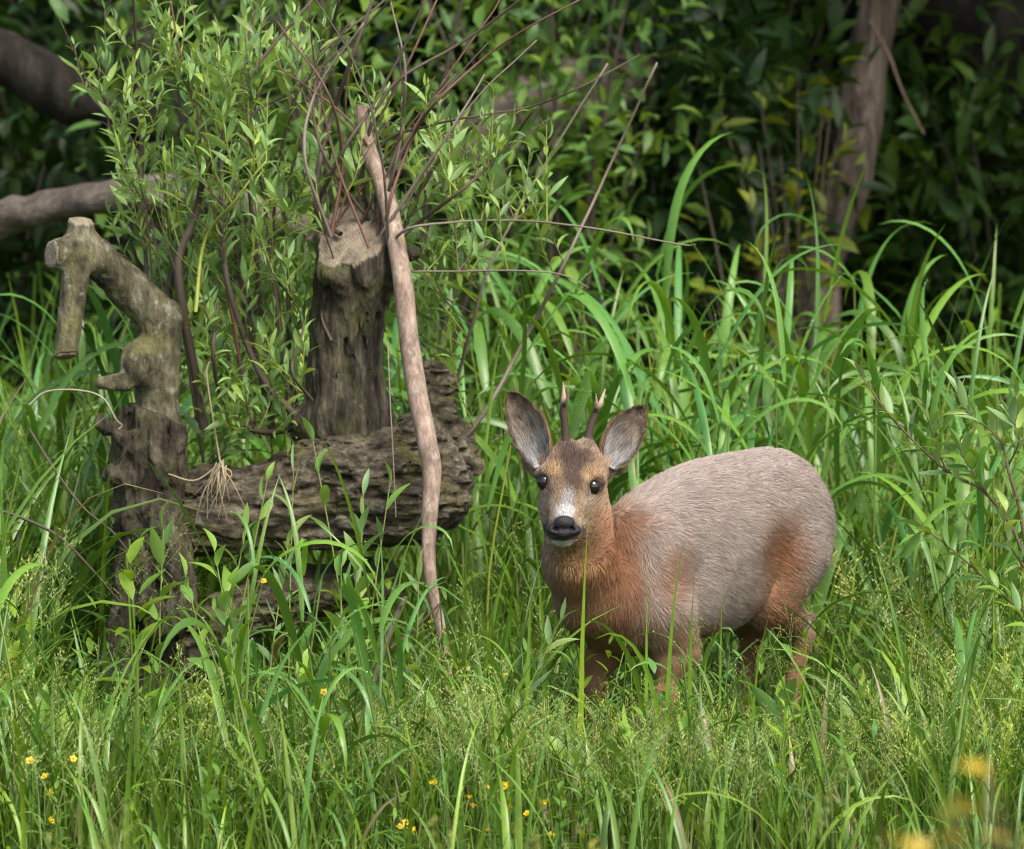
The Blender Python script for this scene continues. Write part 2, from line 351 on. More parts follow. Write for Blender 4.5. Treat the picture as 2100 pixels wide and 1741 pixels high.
# ------------------------------------------------------------------ roe deer
def build_deer():
    A = nrm(at(1300, 1180, -.16) - at(1610, 1080, .22)); A[2] = 0; A = nrm(A)        # body axis, towards the head
    L = np.array([-A[1], A[0], 0.]);                                                  # the deer's left
    if L[1] > 0: L = -L
    Zv = np.array([0, 0, 1.]); R = np.stack([A, L, Zv], -1)
    SH, RB, RU = at(1302, 1187, -.15), at(1438, 1128, .03), at(1566, 1076, .20)
    fore_l, fore_r = SH + L * .075 + A * .0, SH - L * .075 + A * .03
    hind_l, hind_r = RU + L * .06 + A * .0, RU - L * .06 + A * .01
    base = gpoint(*((SH + RU)[:2] / 2)); base[2] -= .01
    Fd = Field((-.02, -.66, -.06), (.72, .50, .92), .004)
    # trunk
    Fd.ell(SH, (.135, .094, .150), R, .03); Fd.ell(RB, (.21, .122, .172), R, .04); Fd.ell(RU, (.155, .112, .152), R, .05)
    Fd.ell((SH + RB) / 2 + Zv * .005, (.16, .112, .155), R, .04); Fd.ell((RU + RB) / 2 + Zv * .008, (.16, .118, .155), R, .04)
    Fd.ell(SH + L * .045 - Zv * .01, (.075, .055, .115), R, .03); Fd.ell(SH - L * .045 - Zv * .01, (.075, .055, .115), R, .03)
    for sg in (1, -1):
        Fd.ell(SH + L * sg * .07 + A * .01 + Zv * .0, (.055, .035, .125), R, .018); Fd.ell(RU + L * sg * .055 + A * .045 + Zv * .095, (.05, .032, .03), R, .03)
        Fd.ell(RB * .35 + RU * .65 + L * sg * .155 - Zv * .06, (.10, .045, .08), R, .05, 'cut'); Fd.ell(SH * .62 + RB * .38 + L * sg * .15 - Zv * .0, (.035, .04, .12), R, .05, 'cut')
    # neck
    nk = [(at(1184, 1010, -.345), .056), (at(1187, 1075, -.345), .057), (at(1192, 1150, -.325), .064), (at(1217, 1222, -.28), .066), (at(1262, 1235, -.2), .088)]
    Fd.chain(nk, .03)
    # legs
    def leg(pts, k=.02): Fd.chain([(np.asarray(p, float), r) for p, r in pts], k)
    for q, lat in ((fore_l, .0), (fore_r, .0)):
        g = float(height(q[0], q[1])); s = 1 if q is fore_l else -1
        e = q - Zv * .14 - A * .03; kn = np.array([*(q - A * .0)[:2], g + .19]); ft = np.array([*(q + A * .005)[:2], g + .075]); hf = np.array([*(q + A * .03)[:2], g + .025])
        leg([(q - Zv * .06, .062), (e, .045), ((e + kn) / 2 + Zv * .02, .027), (kn, .0185), ((kn + ft) / 2, .0125), (ft, .0155), (hf, .015)])
        Fd.cap(hf + L * .008, hf + A * .022 - Zv * .02 + L * .008, .012, .009, .004); Fd.cap(hf - L * .008, hf + A * .022 - Zv * .02 - L * .008, .012, .009, .004)
    for q, kx in ((hind_l, 0), (hind_r, 1)):
        g = float(height(q[0], q[1]))
        kn = q + A * .065 - Zv * .14; hk = np.array([*(q - A * .05)[:2], g + .26]); ft = np.array([*(q + A * .0)[:2], g + .07]); hf = np.array([*(q + A * .025)[:2], g + .025])
        Fd.ell(q - Zv * .03 + A * .01, (.12, .062, .13), R, .02)
        leg([(q - Zv * .05, .08), (kn, .052), ((kn + hk) / 2 + A * .0, .033), (hk, .0215), ((hk + ft) / 2, .0165), (ft, .0165), (hf, .015)])
        Fd.cap(hk, hk - A * .012 + Zv * .03, .016, .012, .015)
        Fd.cap(hf + L * .008, hf + A * .022 - Zv * .02 + L * .008, .012, .009, .004); Fd.cap(hf - L * .008, hf + A * .022 - Zv * .02 - L * .008, .012, .009, .004)
    # head
    u = U(-.4)
    Fd.ell(at(1181, 960, -.375), (64 * u, 62 * u, 54 * u), None, .02)
    Fd.ell(at(1171, 1000, -.392), (60 * u, 60 * u, 50 * u), None, .02)
    Fd.ell(at(1165, 1042, -.385), (58 * u, 60 * u, 46 * u), None, .03)
    Fd.cap(at(1168, 1000, -.425), at(1157, 1082, -.475), 44 * u, 29 * u, .02)
    Fd.cap(at(1170, 1060, -.37), at(1154, 1103, -.455), 46 * u, 20 * u, .02)
    Fd.cap(at(1138, 1088, -.467), at(1174, 1089, -.467), 17 * u, 17 * u, .01)
    for ex, ey in ((1121, 974), (1213, 982)): Fd.ell(at(ex, ey, -.402), (21 * u, 22 * u, 16 * u), None, .02)
    for bx, by in ((1160, 914), (1203, 914)): Fd.cap(at(bx, by + 20, -.38), at(bx, by, -.375), 19 * u, 14 * u, .012)
    for ex, ey, tx, ty in ((1122, 955, 1100, 938), (1234, 955, 1258, 940)): Fd.cap(at(ex, ey, -.33), at(tx, ty, -.305), 34 * u, 22 * u, .02)
    # small tail pad
    Fd.ell(RU - A * .15 + Zv * .03, (.03, .03, .045), R, .03)
    sv = Fd.f[:, :, :92].copy(); Fd.noise(.007, (14, 14, 14), 2, 4); Fd.f[:, :, :92] = sv
    def hit(px, py, y0=-.66):
        d = ray(px, py); ys = np.arange(y0, .49, .002); p = CAM + d * ((ys - CAM[1]) / d[1])[:, None]
        k = np.argmax(Fd.value(p) < 0); return p[k]
    # eye sockets
    eyes = []
    for ex, ey, side in ((1113, 990, -1), (1219, 1000, 1)):
        p = hit(ex, ey); Fd.ell(p + np.array([side * .002, -.002, 0]), (.0142, .011, .0155), None, .006, 'cut'); eyes.append(p + np.array([-side * .003, .0078, 0]))
    V, F = Fd.nets(2)
    N = normals(V, F)
    # coat colours by region of the body
    GREY, RED, OCH = np.array([.345, .288, .25]), np.array([.235, .108, .052]), np.array([.245, .142, .062])
    OCHH, OCHL = np.array([.23, .152, .088]), np.array([.3, .195, .105])
    DARK, WHITE, BLACK, PALE = np.array([.055, .037, .028]), np.array([.52, .51, .5]), np.array([.012, .012, .014]), np.array([.36, .29, .21])
    heads = at(1178, 1000, -.40)
    anchors = [  # picture position, (rx, ry) in picture units, colour, strength
        (1180, 990, 95, 120, OCHH, 1), (1190, 1180, 85, 120, OCH * .9, 1), (1225, 1290, 75, 80, OCH * .85, .9), (1262, 1140, 46, 75, RED, 1), (1275, 1070, 60, 22, RED * 1.15, .6), (1288, 1225, 34, 75, RED, .7),
        (1378, 1180, 34, 62, RED * 1.2, .62), (1340, 1310, 60, 45, OCH, .5), (1430, 1312, 95, 42, OCH * 1.1, .7), (1604, 1145, 42, 80, RED * 1.1, .95), (1590, 1065, 30, 30, RED, .35), (1596, 1270, 55, 80, RED * 1.1, .95),
        (1181, 945, 38, 36, DARK, .95), (1176, 985, 25, 34, DARK * 1.25, .9), (1165, 1026, 17, 30, WHITE * .55, .95), (1158, 1050, 24, 18, WHITE, .95), (1160, 915, 22, 14, DARK, .7), (1203, 915, 20, 12, DARK, .6),
        (1132, 966, 20, 20, OCHL, .9), (1213, 972, 24, 18, OCHL, .9), (1132, 1030, 22, 26, PALE * .8, .7), (1205, 1030, 20, 26, PALE * .85, .7), (1193, 1073, 15, 16, PALE, .8), (1122, 1062, 14, 16, PALE * .85, .6),
        (1113, 991, 18, 21, DARK, .95), (1218, 1001, 19, 21, DARK, .95), (1128, 1010, 12, 12, DARK * 2, .6), (1205, 1014, 10, 10, DARK * 2, .6), (1153, 1113, 26, 9, WHITE, 1), (1154, 1104, 26, 3.5, BLACK, 1), (1156, 1083, 34, 18, BLACK * 1.5, 1), (1126, 1090, 9, 12, BLACK * 2, .9), (1188, 1092, 9, 12, BLACK * 2, .9)]
    def coat(V, N):
        px, py = project(V)                           # only to lay out the markings in the side view; rest falls back on height
        wob = fbm(V * 30, 3, 8)
        C = np.tile(GREY, (len(V), 1)) * (1 + .45 * wob + .35 * fbm(V * np.array([70, 70, 110]), 2, 15))[:, None]
        fac = np.clip((-N @ nrm(np.array([0, 1., -.1])) + .25) * 2.5, 0, 1)    # markings face the meadow side
        for ax, ay, rx, ry, c, s in anchors:
            small = rx < 40 and ay < 1120
            d2 = ((px - ax) / rx) ** 2 + ((py - ay) / ry) ** 2 + (0.5 if not small else 1.1) * wob
            w = np.clip(1.25 - d2, 0, 1) if small else np.exp(-np.maximum(d2, 0) ** 1.5 * .7)
            w = w * s * (fac if small else np.ones_like(fac))
            if rx < 40 and ay < 1120: w = w * (np.linalg.norm(V - heads, axis=1) < .16)
            C = C * (1 - w[:, None]) + c * w[:, None]
        z = V[:, 2] - height(V[:, 0], V[:, 1])
        wl_ = np.clip((.30 - z) / .06, 0, 1)[:, None] * .9
        C = C * (1 - wl_) + (RED * .8 + OCH * .2) * wl_
        wh = np.clip((.032 - z) / .008, 0, 1)[:, None]; C = C * (1 - wh) + BLACK * 1.5 * wh
        return np.clip(C, .004, 1)
    C = coat(V, N)
    root = thing('roe_deer', base, 'young roe buck with short antlers looking out of the grass beside the fallen willow', 'deer')
    skin = attr_mat('deer_skin', .8, .15, .3, 400)
    body = link('body', mesh('body', V - base, F, skin, C * .75), root)
    # fur
    fm, n, l, b = newmat('deer_fur'); a = n.new('ShaderNodeAttribute'); a.attribute_name = 'col'; l.new(a.outputs['Color'], b.inputs['Base Color']); b.inputs['Roughness'].default_value = .62; b.inputs['Specular IOR Level'].default_value = .25
    nose_dir = nrm(at(1184, 925, -.37) - at(1158, 1080, -.49))
    def fur(V, F, N, C, count, lenf, flowf, lift, name, rad=.00045, seed=1, keep=None, lo=.65, hi=1.35):
        r = np.random.default_rng(seed)
        ar = np.linalg.norm(np.cross(V[F[:, 2]] - V[F[:, 0]], V[F[:, 3]] - V[F[:, 1]]), axis=1)
        if keep is not None: ar = ar * keep(V[F].mean(1))
        f = r.choice(len(F), count, p=ar / ar.sum()); a, b = r.random(count)[:, None], r.random(count)[:, None]
        w = [(1 - a) * (1 - b), a * (1 - b), a * b, (1 - a) * b]
        g = lambda Q: sum(w[k] * Q[F[f, k]] for k in range(4))
        p, nn, c = g(V), nrm(g(N)), g(C)
        fl = flowf(p); fl = fl + (r.random(fl.shape) - .5) *   .5 + .45 * np.stack([fbm(p * 28, 2, 20 + q) for q in range(3)], -1)
        t = nrm(fl - nn * np.sum(fl * nn, 1, keepdims=True))
        ln = lenf(p) * (.65 + .7 * r.random(count)); lf = lift * (.5 + r.random(count))
        K = 4; s = np.linspace(0, 1, K)
        pos = p[:, None] - nn[:, None] * .001 + (t[:, None] * s[None, :, None] + nn[:, None] * (lf[:, None] * (s - .45 * s * s)[None])[..., None]) * ln[:, None, None]
        cv = bpy.data.hair_curves.new(name); cv.add_curves([K] * count)
        cv.attributes['position'].data.foreach_set('vector', (pos - base).astype(np.float32).ravel())
        rr = np.tile(np.array([1, .9, .6, .12]) * rad, count).astype(np.float32)
        (cv.attributes.get('radius') or cv.attributes.new('radius', 'FLOAT', 'POINT')).data.foreach_set('value', rr)
        cc = np.ones((count, 4), np.float32); cc[:, :3] = c * (lo + (hi - lo) * r.random((count, 1)))
        cv.attributes.new('col', 'FLOAT_COLOR', 'CURVE').data.foreach_set('color', cc.ravel())
        cv.materials.append(fm)
        return tag(link(name, cv, root), None, kind='stuff')
    hd = lambda p: np.linalg.norm((p - heads) / np.array([1, 1.1, 1.25]), axis=1)
    def flow(p):
        z = p[:, 2]; f = np.tile(-A * .85 - Zv * .45, (len(p), 1))
        wn_ = np.clip((.19 - np.linalg.norm(p[:, :2] - nk[2][0][:2], axis=1)) / .06, 0, 1)[:, None]; f = f * (1 - wn_) + (-Zv * .9 - A * .2) * wn_
        wh = np.clip((.125 - hd(p)) / .02, 0, 1)[:, None]; f = f * (1 - wh) + (nose_dir + (p - heads) * np.array([6, 0, 0])) * wh
        wg = np.clip((.32 - z) / .06, 0, 1)[:, None]; return f * (1 - wg) - Zv * wg
    def flen(p):
        q = np.where(hd(p) < .12, .0095, .021); q = np.where(p[:, 1] < -.44, .006, q)
        q = np.where(p[:, 2] < .3, .006, q)
        return q + np.where((p @ A) < (RU @ A) - .06, .012, 0) * (p[:, 2] > .32)
    nosec = at(1157, 1079, -.505)
    def keep(p):
        e = np.minimum(np.linalg.norm(p - eyes[0], axis=1), np.linalg.norm(p - eyes[1], axis=1))
        px, py = project(p)
        ns = ((px - 1156) / 32) ** 2 + ((py - 1083) / 18) ** 2 < 1
        return (e > .0135) * (~(ns & (p[:, 1] < -.44))) * 1.0
    fur(V, F, N, C, 180000, flen, flow, .3, 'fur', keep=lambda p: keep(p) * (hd(p) > .118))
    fur(V, F, N, C, 60000, flen, flow, .42, 'head_fur', .0005, 9, keep=lambda p: keep(p) * (hd(p) < .13), lo=.25, hi=1.9)
    # eyes
    em, n, l, b = newmat('deer_eye'); b.inputs['Roughness'].default_value = .04; b.inputs['Specular IOR Level'].default_value = .6
    tc = n.new('ShaderNodeTexCoord'); nz = n.new('ShaderNodeTexNoise'); nz.inputs['Scale'].default_value = 30; cr = n.new('ShaderNodeValToRGB'); l.new(tc.outputs['Object'], nz.inputs[0]); l.new(nz.outputs['Fac'], cr.inputs[0])
    cr.color_ramp.elements[0].color = (.003, .003, .004, 1); cr.color_ramp.elements[1].color = (.012, .008, .006, 1); l.new(cr.outputs[0], b.inputs['Base Color'])
    th, ph = np.meshgrid(np.linspace(.02, np.pi - .02, 14), np.linspace(0, 2 * np.pi, 24, endpoint=False), indexing='ij'); q = np.arange(th.size).reshape(th.shape)
    SV = np.stack([np.sin(th) * np.cos(ph), np.sin(th) * np.sin(ph), np.cos(th)], -1).reshape(-1, 3); SF = np.stack([q[:-1], np.roll(q[:-1], -1, 1), np.roll(q[1:], -1, 1), q[1:]], -1).reshape(-1, 4)
    me = mesh('eye', SV * np.array([.014, .0115, .0152]), SF[:, ::-1], em)
    for p in eyes: link('eye', me, root, p - base)
    # nose pad
    Fn = Field(nosec - .055, nosec + .055, .0016)
    p0 = hit(1156, 1080)
    Fn.ell(p0 + np.array([.001, .005, .007]), (22 * u, .014, 15 * u), None, .006)
    Fn.ell(p0 + np.array([-.017, .007, -.007]), (17 * u, .013, 12 * u), None, .006); Fn.ell(p0 + np.array([.018, .007, -.008]), (17 * u, .013, 12 * u), None, .006)
    Fn.ell(p0 + np.array([0, .006, -.013]), (18 * u, .013, 12 * u), None, .006)
    for sx in (-1, 1): Fn.ell(p0 + np.array([sx * .016, -.005, -.004]), (.0055, .009, .004), None, .004, 'cut')
    Fn.cap(p0 + np.array([0, -.011, -.004]), p0 + np.array([0, -.009, -.02]), .0012, .0012, .003, 'cut')
    NV, NF = Fn.nets(1)
    nm, n, l, b = newmat('deer_nose'); b.inputs['Base Color'].default_value = (.012, .012, .015, 1); b.inputs['Roughness'].default_value = .5; b.inputs['Specular IOR Level'].default_value = .35
    tc = n.new('ShaderNodeTexCoord'); vo = n.new('ShaderNodeTexVoronoi'); vo.inputs['Scale'].default_value = 420; l.new(tc.outputs['Object'], vo.inputs[0]); bp = n.new('ShaderNodeBump'); bp.inputs['Strength'].default_value = .8; bp.inputs['Distance'].default_value = .0015; l.new(vo.outputs['Distance'], bp.inputs['Height']); l.new(bp.outputs[0], b.inputs['Normal'])
    link('nose', mesh('nose', NV - base, NF, nm), root)
    # ears: cupped, pale hair inside, dark rim, brown back
    for (bx, by), (tx, ty), wmax, roll in (((1116, 952), (1049, 806), 38, -1), ((1242, 952), (1319, 836), 37, 1)):
        B, T = at(bx, by, -.368), at(tx, ty, -.345); ax = T - B; ln = np.linalg.norm(ax); ax = ax / ln
        face = nrm(np.array([roll * .45, -1, .1])); face = nrm(face - ax * (face @ ax)); sd = np.cross(ax, face)
        nu, nv = 22, 15; us, vs = np.linspace(0, 1, nu), np.linspace(-1, 1, nv)
        wp = np.interp(us, [0, .12, .3, .5, .7, .85, .95, 1], [.42, .68, .93, 1, .88, .64, .38, .10]) * wmax * u / .93
        uu, vv = np.meshgrid(us, vs, indexing='ij')
        P = B + ax * (uu * ln)[..., None] + sd * (vv * wp[:, None])[..., None] + face * ((vv ** 2 - .5) * np.interp(us, [0, .3, 1], [.034, .026, .004])[:, None])[..., None]
        P = P + face * (.010 * np.sin(uu * 3) )[..., None] * -1
        Nn = nrm(np.cross(np.gradient(P, axis=0), np.gradient(P, axis=1)));
        if (Nn[10, 7] @ face) < 0: Nn = -Nn
        thick = .0035 * (1 - .8 * np.abs(vv) ** 3) * (1 - .7 * uu)
        Pb = P - Nn * thick[..., None]
        EV = np.concatenate([P.reshape(-1, 3), Pb.reshape(-1, 3)]); q = np.arange(nu * nv).reshape(nu, nv); h = nu * nv
        EF = np.stack([q[:-1, :-1], q[:-1, 1:], q[1:, 1:], q[1:, :-1]], -1).reshape(-1, 4); EB = EF[:, ::-1] + h
        rim = np.concatenate([q[:, 0], q[-1, 1:], q[::-1, -1][1:]]); rf = np.stack([rim[:-1], rim[1:], rim[1:] + h, rim[:-1] + h], -1)
        edge = np.clip((np.maximum(np.abs(vv), uu * .9) - .86) / .1, 0, 1)
        nsx = fbm(P.reshape(-1, 3) * 70, 3, 11).reshape(nu, nv)
        inner = PALE * .95 + (WHITE * .8 - PALE) * np.clip(1.1 - 1.6 * uu + nsx, 0, 1)[..., None]
        dk = np.clip((uu - .3) * 1.0 + nsx * 2.6, 0, .9)[..., None]; inner = inner * (1 - dk) + DARK * 1.5 * dk
        inner = inner * (1 - edge[..., None]) + DARK * 1.3 * edge[..., None]
        backc = np.tile(OCH * .6 + DARK * .4, (h, 1))
        EC = np.clip(np.concatenate([inner.reshape(-1, 3) * .72, backc]), .01, 1)
        FF = np.concatenate([EF, EB, rf])
        if np.mean(np.einsum('ij,j->i', np.cross(EV[EF[:, 2]] - EV[EF[:, 0]], EV[EF[:, 3]] - EV[EF[:, 1]]), face)) < 0: FF = FF[:, ::-1]
        link('ear', mesh('ear', EV - base, FF, skin, EC), root)
        EN = np.concatenate([Nn.reshape(-1, 3), -Nn.reshape(-1, 3)])
        cen = (B + T) / 2
        fur(EV, np.concatenate([EF, EB, rf]), EN, EC, 9000, lambda p: np.where(((p - B) @ ax) / ln < .65, .018, .008), lambda p: ax * .55 + (cen - p) * np.array([9, 9, 9]) * .6, .35, 'ear_fur', .00045, seed=int(tx), lo=.25, hi=2.1)
    # antlers: dark pearled beam, pale tips
    am = attr_mat('antler', .55, .3, 1.0, 420)
    for beam, tine in (([(1160, 915, -.375), (1159, 880, -.378), (1155, 840, -.38), (1156, 815, -.382), (1155, 784, -.385)], [(1155, 833, -.381), (1163, 818, -.40), (1167, 800, -.415)]),
                       ([(1203, 915, -.372), (1210, 880, -.37), (1222, 845, -.368), (1232, 825, -.365), (1241, 798, -.36)], [(1222, 845, -.37), (1223, 826, -.385), (1222, 806, -.395)])):
        ac = Acc()
        for pth, rs, tipc in ((beam, [10, 8.0, 7, 5.4, 1.0], .58), (tine, [5.5, 3.6, .8], .2)):
            P = spline([at(*q) for q in pth], 26); s = np.linspace(0, 1, 26); r = np.interp(s, np.linspace(0, 1, len(rs)), rs) * u
            if tipc > .5: r = r + np.exp(-(s / .07) ** 2) * 5 * u
            TV, TF = tube(P, r, 10, cap=False)
            nn = fbm(TV * 260, 2, 3)[:, None]; TV = TV + nrm(TV - np.repeat(P, 10, 0)) * nn * .0035 * np.repeat(np.clip(1.2 - s, 0, 1), 10)[:, None]
            t = np.clip((np.repeat(s, 10) - tipc) / .18, 0, 1)[:, None]
            ac.add(TV, TF, np.array([.060, .040, .030]) * (1 - t) + np.array([.42, .32, .23]) * t)
        ac.build('antler', am, root, base)
    return root
build_deer()

# ------------------------------------------------------------------ old willow: lying bole, broken limb, sawn stump, shoots
def willow_leaf(w=.22, curl=.5, fold=.35, K=6):
    """unit-length lanceolate leaf along +X, upper side +Z"""
    s = np.linspace(0, 1, K); wd = w * np.interp(s, [0, .12, .35, .6, .85, 1], [.12, .55, 1, .9, .42, .02]) * .5
    th = -curl * s; x = np.concatenate([[0], np.cumsum(np.cos(th[:-1]))]) / (K - 1); z = np.concatenate([[0], np.cumsum(np.sin(th[:-1]))]) / (K - 1)
    V = np.stack([np.stack([x, -wd, z + wd * fold], -1), np.stack([x, 0 * x, z], -1), np.stack([x, wd, z + wd * fold], -1)], 1).reshape(-1, 3)
    i = np.arange(K * 3).reshape(K, 3)
    F = np.concatenate([np.stack([i[:-1, c], i[1:, c], i[1:, c + 1], i[:-1, c + 1]], -1) for c in (0, 1)])
    return V, F
LEAVES = [willow_leaf(w, c, f) for w, c, f in ((.22, .5, .3), (.18, .9, .4), (.25, .2, .25), (.2, 1.3, .45), (.24, -.4, .3), (.17, .7, .5))]
def leaf_frames(d, up_noise, r):
    """rotation matrices (columns x,y,z) for leaves pointing along d with a random roll"""
    d = nrm(d); up = nrm(np.array([0, 0, 1.]) + up_noise * r.normal(size=d.shape)); y = nrm(np.cross(up, d)); z = np.cross(d, y)
    return np.stack([d, y, z], -1)
def merge_leaves(acc, pos, R, size, col, protos, r):
    k = r.integers(0, len(protos), len(pos))
    for j, (PV, PF) in enumerate(protos):
        q = np.where(k == j)[0]
        if len(q) == 0: continue
        V = np.einsum('nij,vj->nvi', R[q], PV) * size[q][:, None, None] + pos[q][:, None]
        F = PF[None] + (np.arange(len(q)) * len(PV))[:, None, None]
        acc.add(V, F, np.repeat(col[q], len(PV), 0))
def greens(n, r, base, var=.25, yel=.3, blue=.15, straw=0.0):
    c = np.tile(np.asarray(base, float), (n, 1)) * (1 + var * (r.random((n, 1)) * 2 - 1))
    t = r.random((n, 1)); c = c * (1 + np.where(t > .6, yel * (t - .6) * 2.5, 0) * np.array([1.0, .55, -.3])) * (1 + np.where(t < .3, blue * (.3 - t) * 3, 0) * np.array([-.5, 0, 1.6]))
    c = c * np.array([1.0, 1.06, 1.0])
    if n > 200: q = r.random(n) < straw; c[q] = np.array([.3, .25, .12]) * r.uniform(.5, 1.1, (int(q.sum()), 1))
    return np.clip(c, .004, .6)

def build_willow():
    base = gpoint(-.62, .42); O = base
    root = thing('willow_tree', base, 'old fallen willow with sawn stump, bent broken limb and leafy regrowth shoots', 'tree')
    u = U(.4)
    def P(x, y, Y=.4): return at(x, y, Y)
    def fin(Fd, name, mat, sm=1, cuts=()):
        V, F = Fd.nets(sm); ct = np.zeros(len(V)); rr = np.zeros(len(V))
        for c, nv, rad in cuts:
            q = V - c; w = (np.abs(q @ nv) < .005) & (np.linalg.norm(q, axis=1) < rad); ct[w] = 1; k = q - (q @ nv)[:, None] * nv; rr = np.where(w, np.linalg.norm(k, axis=1), rr)
        return link(name, mesh(name, V - O, F, mat, None, {'cut': ct, 'ringr': rr}), root)
    # --- bent broken limb on the left
    Fd = Field(P(60, 440, .2) * [1, 0, 1] + [0, .2, -1.15], P(470, 440, .4) * [1, 0, 1] + [0, .72, .03], .004)
    col = [(270, 1560, 112), (282, 1440, 90), (300, 1330, 74), (312, 1180, 66), (306, 1060, 64), (302, 950, 64), (296, 885, 58)]
    Fd.chain([(P(x, y, .44), r * u) for x, y, r in [(322, 1060, 44), (322, 960, 46), (326, 860, 44), (326, 790, 44), (324, 720, 46), (332, 655, 43)]], .015)
    Fd.chain([(P(330, 655, .44), 43 * u), (P(262, 590, .42), 39 * u), (P(200, 530, .38), 37 * u), (P(150, 518, .35), 35 * u), (P(115, 522, .33), 33 * u)], .012)
    Fd.ell(P(284, 745, .395), (36 * u, 38 * u, 46 * u), None, .02)
    Fd.cap(P(168, 520, .37), P(165, 450, .37), 30 * u, 25 * u, .02)                       # upright stub
    Fd.cap(P(158, 540, .34), P(131, 750, .31), 29 * u, 22 * u, .012)                       # hanging stub
    for a, b, r in (((255, 775), (205, 780), 7), ((262, 790), (203, 790), 9)): Fd.cap(P(*a, .38), P(*b, .36), r * 1.2 * u, r * .9 * u, .01)
    Fd.noise(.011, (12, 12, 8), 3, 1); Fd.noise(.008, (45, 45, 14), 4, 2, True); Fd.noise(.005, (120, 120, 60), 2, 5)
    for c, nv in ((P(100, 522, .33), nrm(np.array([-.86, -.5, .1]))), ):
        Fd.plane(c, nv, c - .06, c + .06)
    c1 = P(165, 450, .37); Fd.plane(c1, np.array([.12, -.2, .97]), c1 - .05, c1 + .05)
    c2 = P(131, 733, .31); Fd.plane(c2, np.array([.1, -.3, -.95]), c2 - .045, c2 + .045)
    fin(Fd, 'broken_limb', M_BARK_SNAG, 1, [(P(100, 522, .33), nrm(np.array([-.86, -.5, .1])), .05), (c1, np.array([.12, -.2, .97]), .05), (c2, np.array([.1, -.3, -.95]), .05)])
    # --- torn dark base of the limb
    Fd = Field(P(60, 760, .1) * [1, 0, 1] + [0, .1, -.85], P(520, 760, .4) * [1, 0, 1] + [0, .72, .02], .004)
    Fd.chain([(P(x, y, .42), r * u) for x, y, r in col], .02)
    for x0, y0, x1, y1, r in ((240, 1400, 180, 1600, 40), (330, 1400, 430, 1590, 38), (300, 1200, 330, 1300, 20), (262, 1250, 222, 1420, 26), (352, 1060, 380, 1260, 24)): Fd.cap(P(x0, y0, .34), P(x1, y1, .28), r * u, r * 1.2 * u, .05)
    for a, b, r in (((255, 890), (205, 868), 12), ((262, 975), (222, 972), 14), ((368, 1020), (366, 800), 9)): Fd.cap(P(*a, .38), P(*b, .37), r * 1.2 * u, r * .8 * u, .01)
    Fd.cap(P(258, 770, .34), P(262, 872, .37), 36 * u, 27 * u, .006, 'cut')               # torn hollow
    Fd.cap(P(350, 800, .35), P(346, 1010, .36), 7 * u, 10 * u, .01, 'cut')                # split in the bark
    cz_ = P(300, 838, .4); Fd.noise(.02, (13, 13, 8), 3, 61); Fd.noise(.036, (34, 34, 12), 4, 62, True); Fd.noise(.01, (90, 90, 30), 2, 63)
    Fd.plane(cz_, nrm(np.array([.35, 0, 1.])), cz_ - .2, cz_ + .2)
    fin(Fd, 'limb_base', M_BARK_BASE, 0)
    # --- lying bole
    Fd = Field(P(300, 860, .2) * [1, 0, 1] + [0, .15, -.75], P(990, 720, .5) * [1, 0, 1] + [0, .85, .02], .0045)
    Fd.chain([(P(330, 1075, .46), 78 * u), (P(450, 1045, .46), 80 * u), (P(600, 1035, .46), 84 * u), (P(740, 1010, .47), 100 * u), (P(850, 1000, .48), 108 * u)], .03)
    Fd.ell(P(740, 945, .48), (165 * u, 125 * u, 62 * u), None, .05)
    Fd.ell(P(860, 930, .45), (60 * u, 60 * u, 80 * u), None, .03)
    Fd.cap(P(880, 790, .62), P(965, 955, .6), 26 * u, 22 * u, .02); Fd.cap(P(870, 1000, .6), P(900, 780, .62), 60 * u, 36 * u, .03)
    Fd.cap(P(320, 1360, .44), P(560, 1220, .5), 60 * u, 50 * u, .03); Fd.cap(P(560, 1220, .5), P(770, 1190, .56), 50 * u, 46 * u, .03)
    for x, y in ((845, 965), (500, 1120), (620, 1110), (780, 1085)): Fd.ell(P(x, y, .36), (16 * u, 30 * u, 20 * u), None, .015, 'cut')
    Fd.noise(.036, (9, 14, 16), 3, 21); Fd.noise(.034, (9, 40, 48), 4, 22, True); Fd.noise(.014, (40, 90, 100), 2, 23)
    fin(Fd, 'trunk', M_BARK_OLD, 0)
    # --- sawn stump
    Fd = Field(P(590, 400, .2) * [1, 0, 1] + [0, .22, -.62], P(880, 400, .4) * [1, 0, 1] + [0, .78, .02], .004)
    Fd.chain([(P(722, 985, .54), 105 * u), (P(716, 900, .5), 88 * u), (P(710, 840, .48), 76 * u), (P(706, 760, .48), 67 * u), (P(708, 670, .47), 64 * u), (P(722, 590, .46), 68 * u), (P(735, 530, .45), 73 * u), (P(738, 440, .46), 75 * u)], .03)
    Fd.ell(P(768, 545, .43), (46 * u, 50 * u, 55 * u), None, .03); Fd.ell(P(690, 560, .4), (36 * u, 40 * u, 28 * u), None, .02)
    Fd.cap(P(790, 530, .42), P(850, 520, .38), 16 * u, 11 * u, .012)
    Fd.cap(P(640, 870, .46), P(580, 865, .45), 34 * u, 14 * u, .03)
    Fd.ell(P(700, 548, .36), (26 * u, 22 * u, 8 * u), None, .01, 'cut')
    ctop, ntop = P(733, 482, .43), nrm(np.array([-.22, -.60, .78]))
    Fd.noise(.02, (12, 12, 8), 3, 31); Fd.noise(.024, (46, 46, 12), 4, 32, True)
    Fd.plane(ctop, ntop, ctop - .15, ctop + .15); Fd.noise(.003, (50, 50, 50), 3, 33)
    fin(Fd, 'stump', M_BARK_STUMP, 1, [(ctop, ntop, .1)])
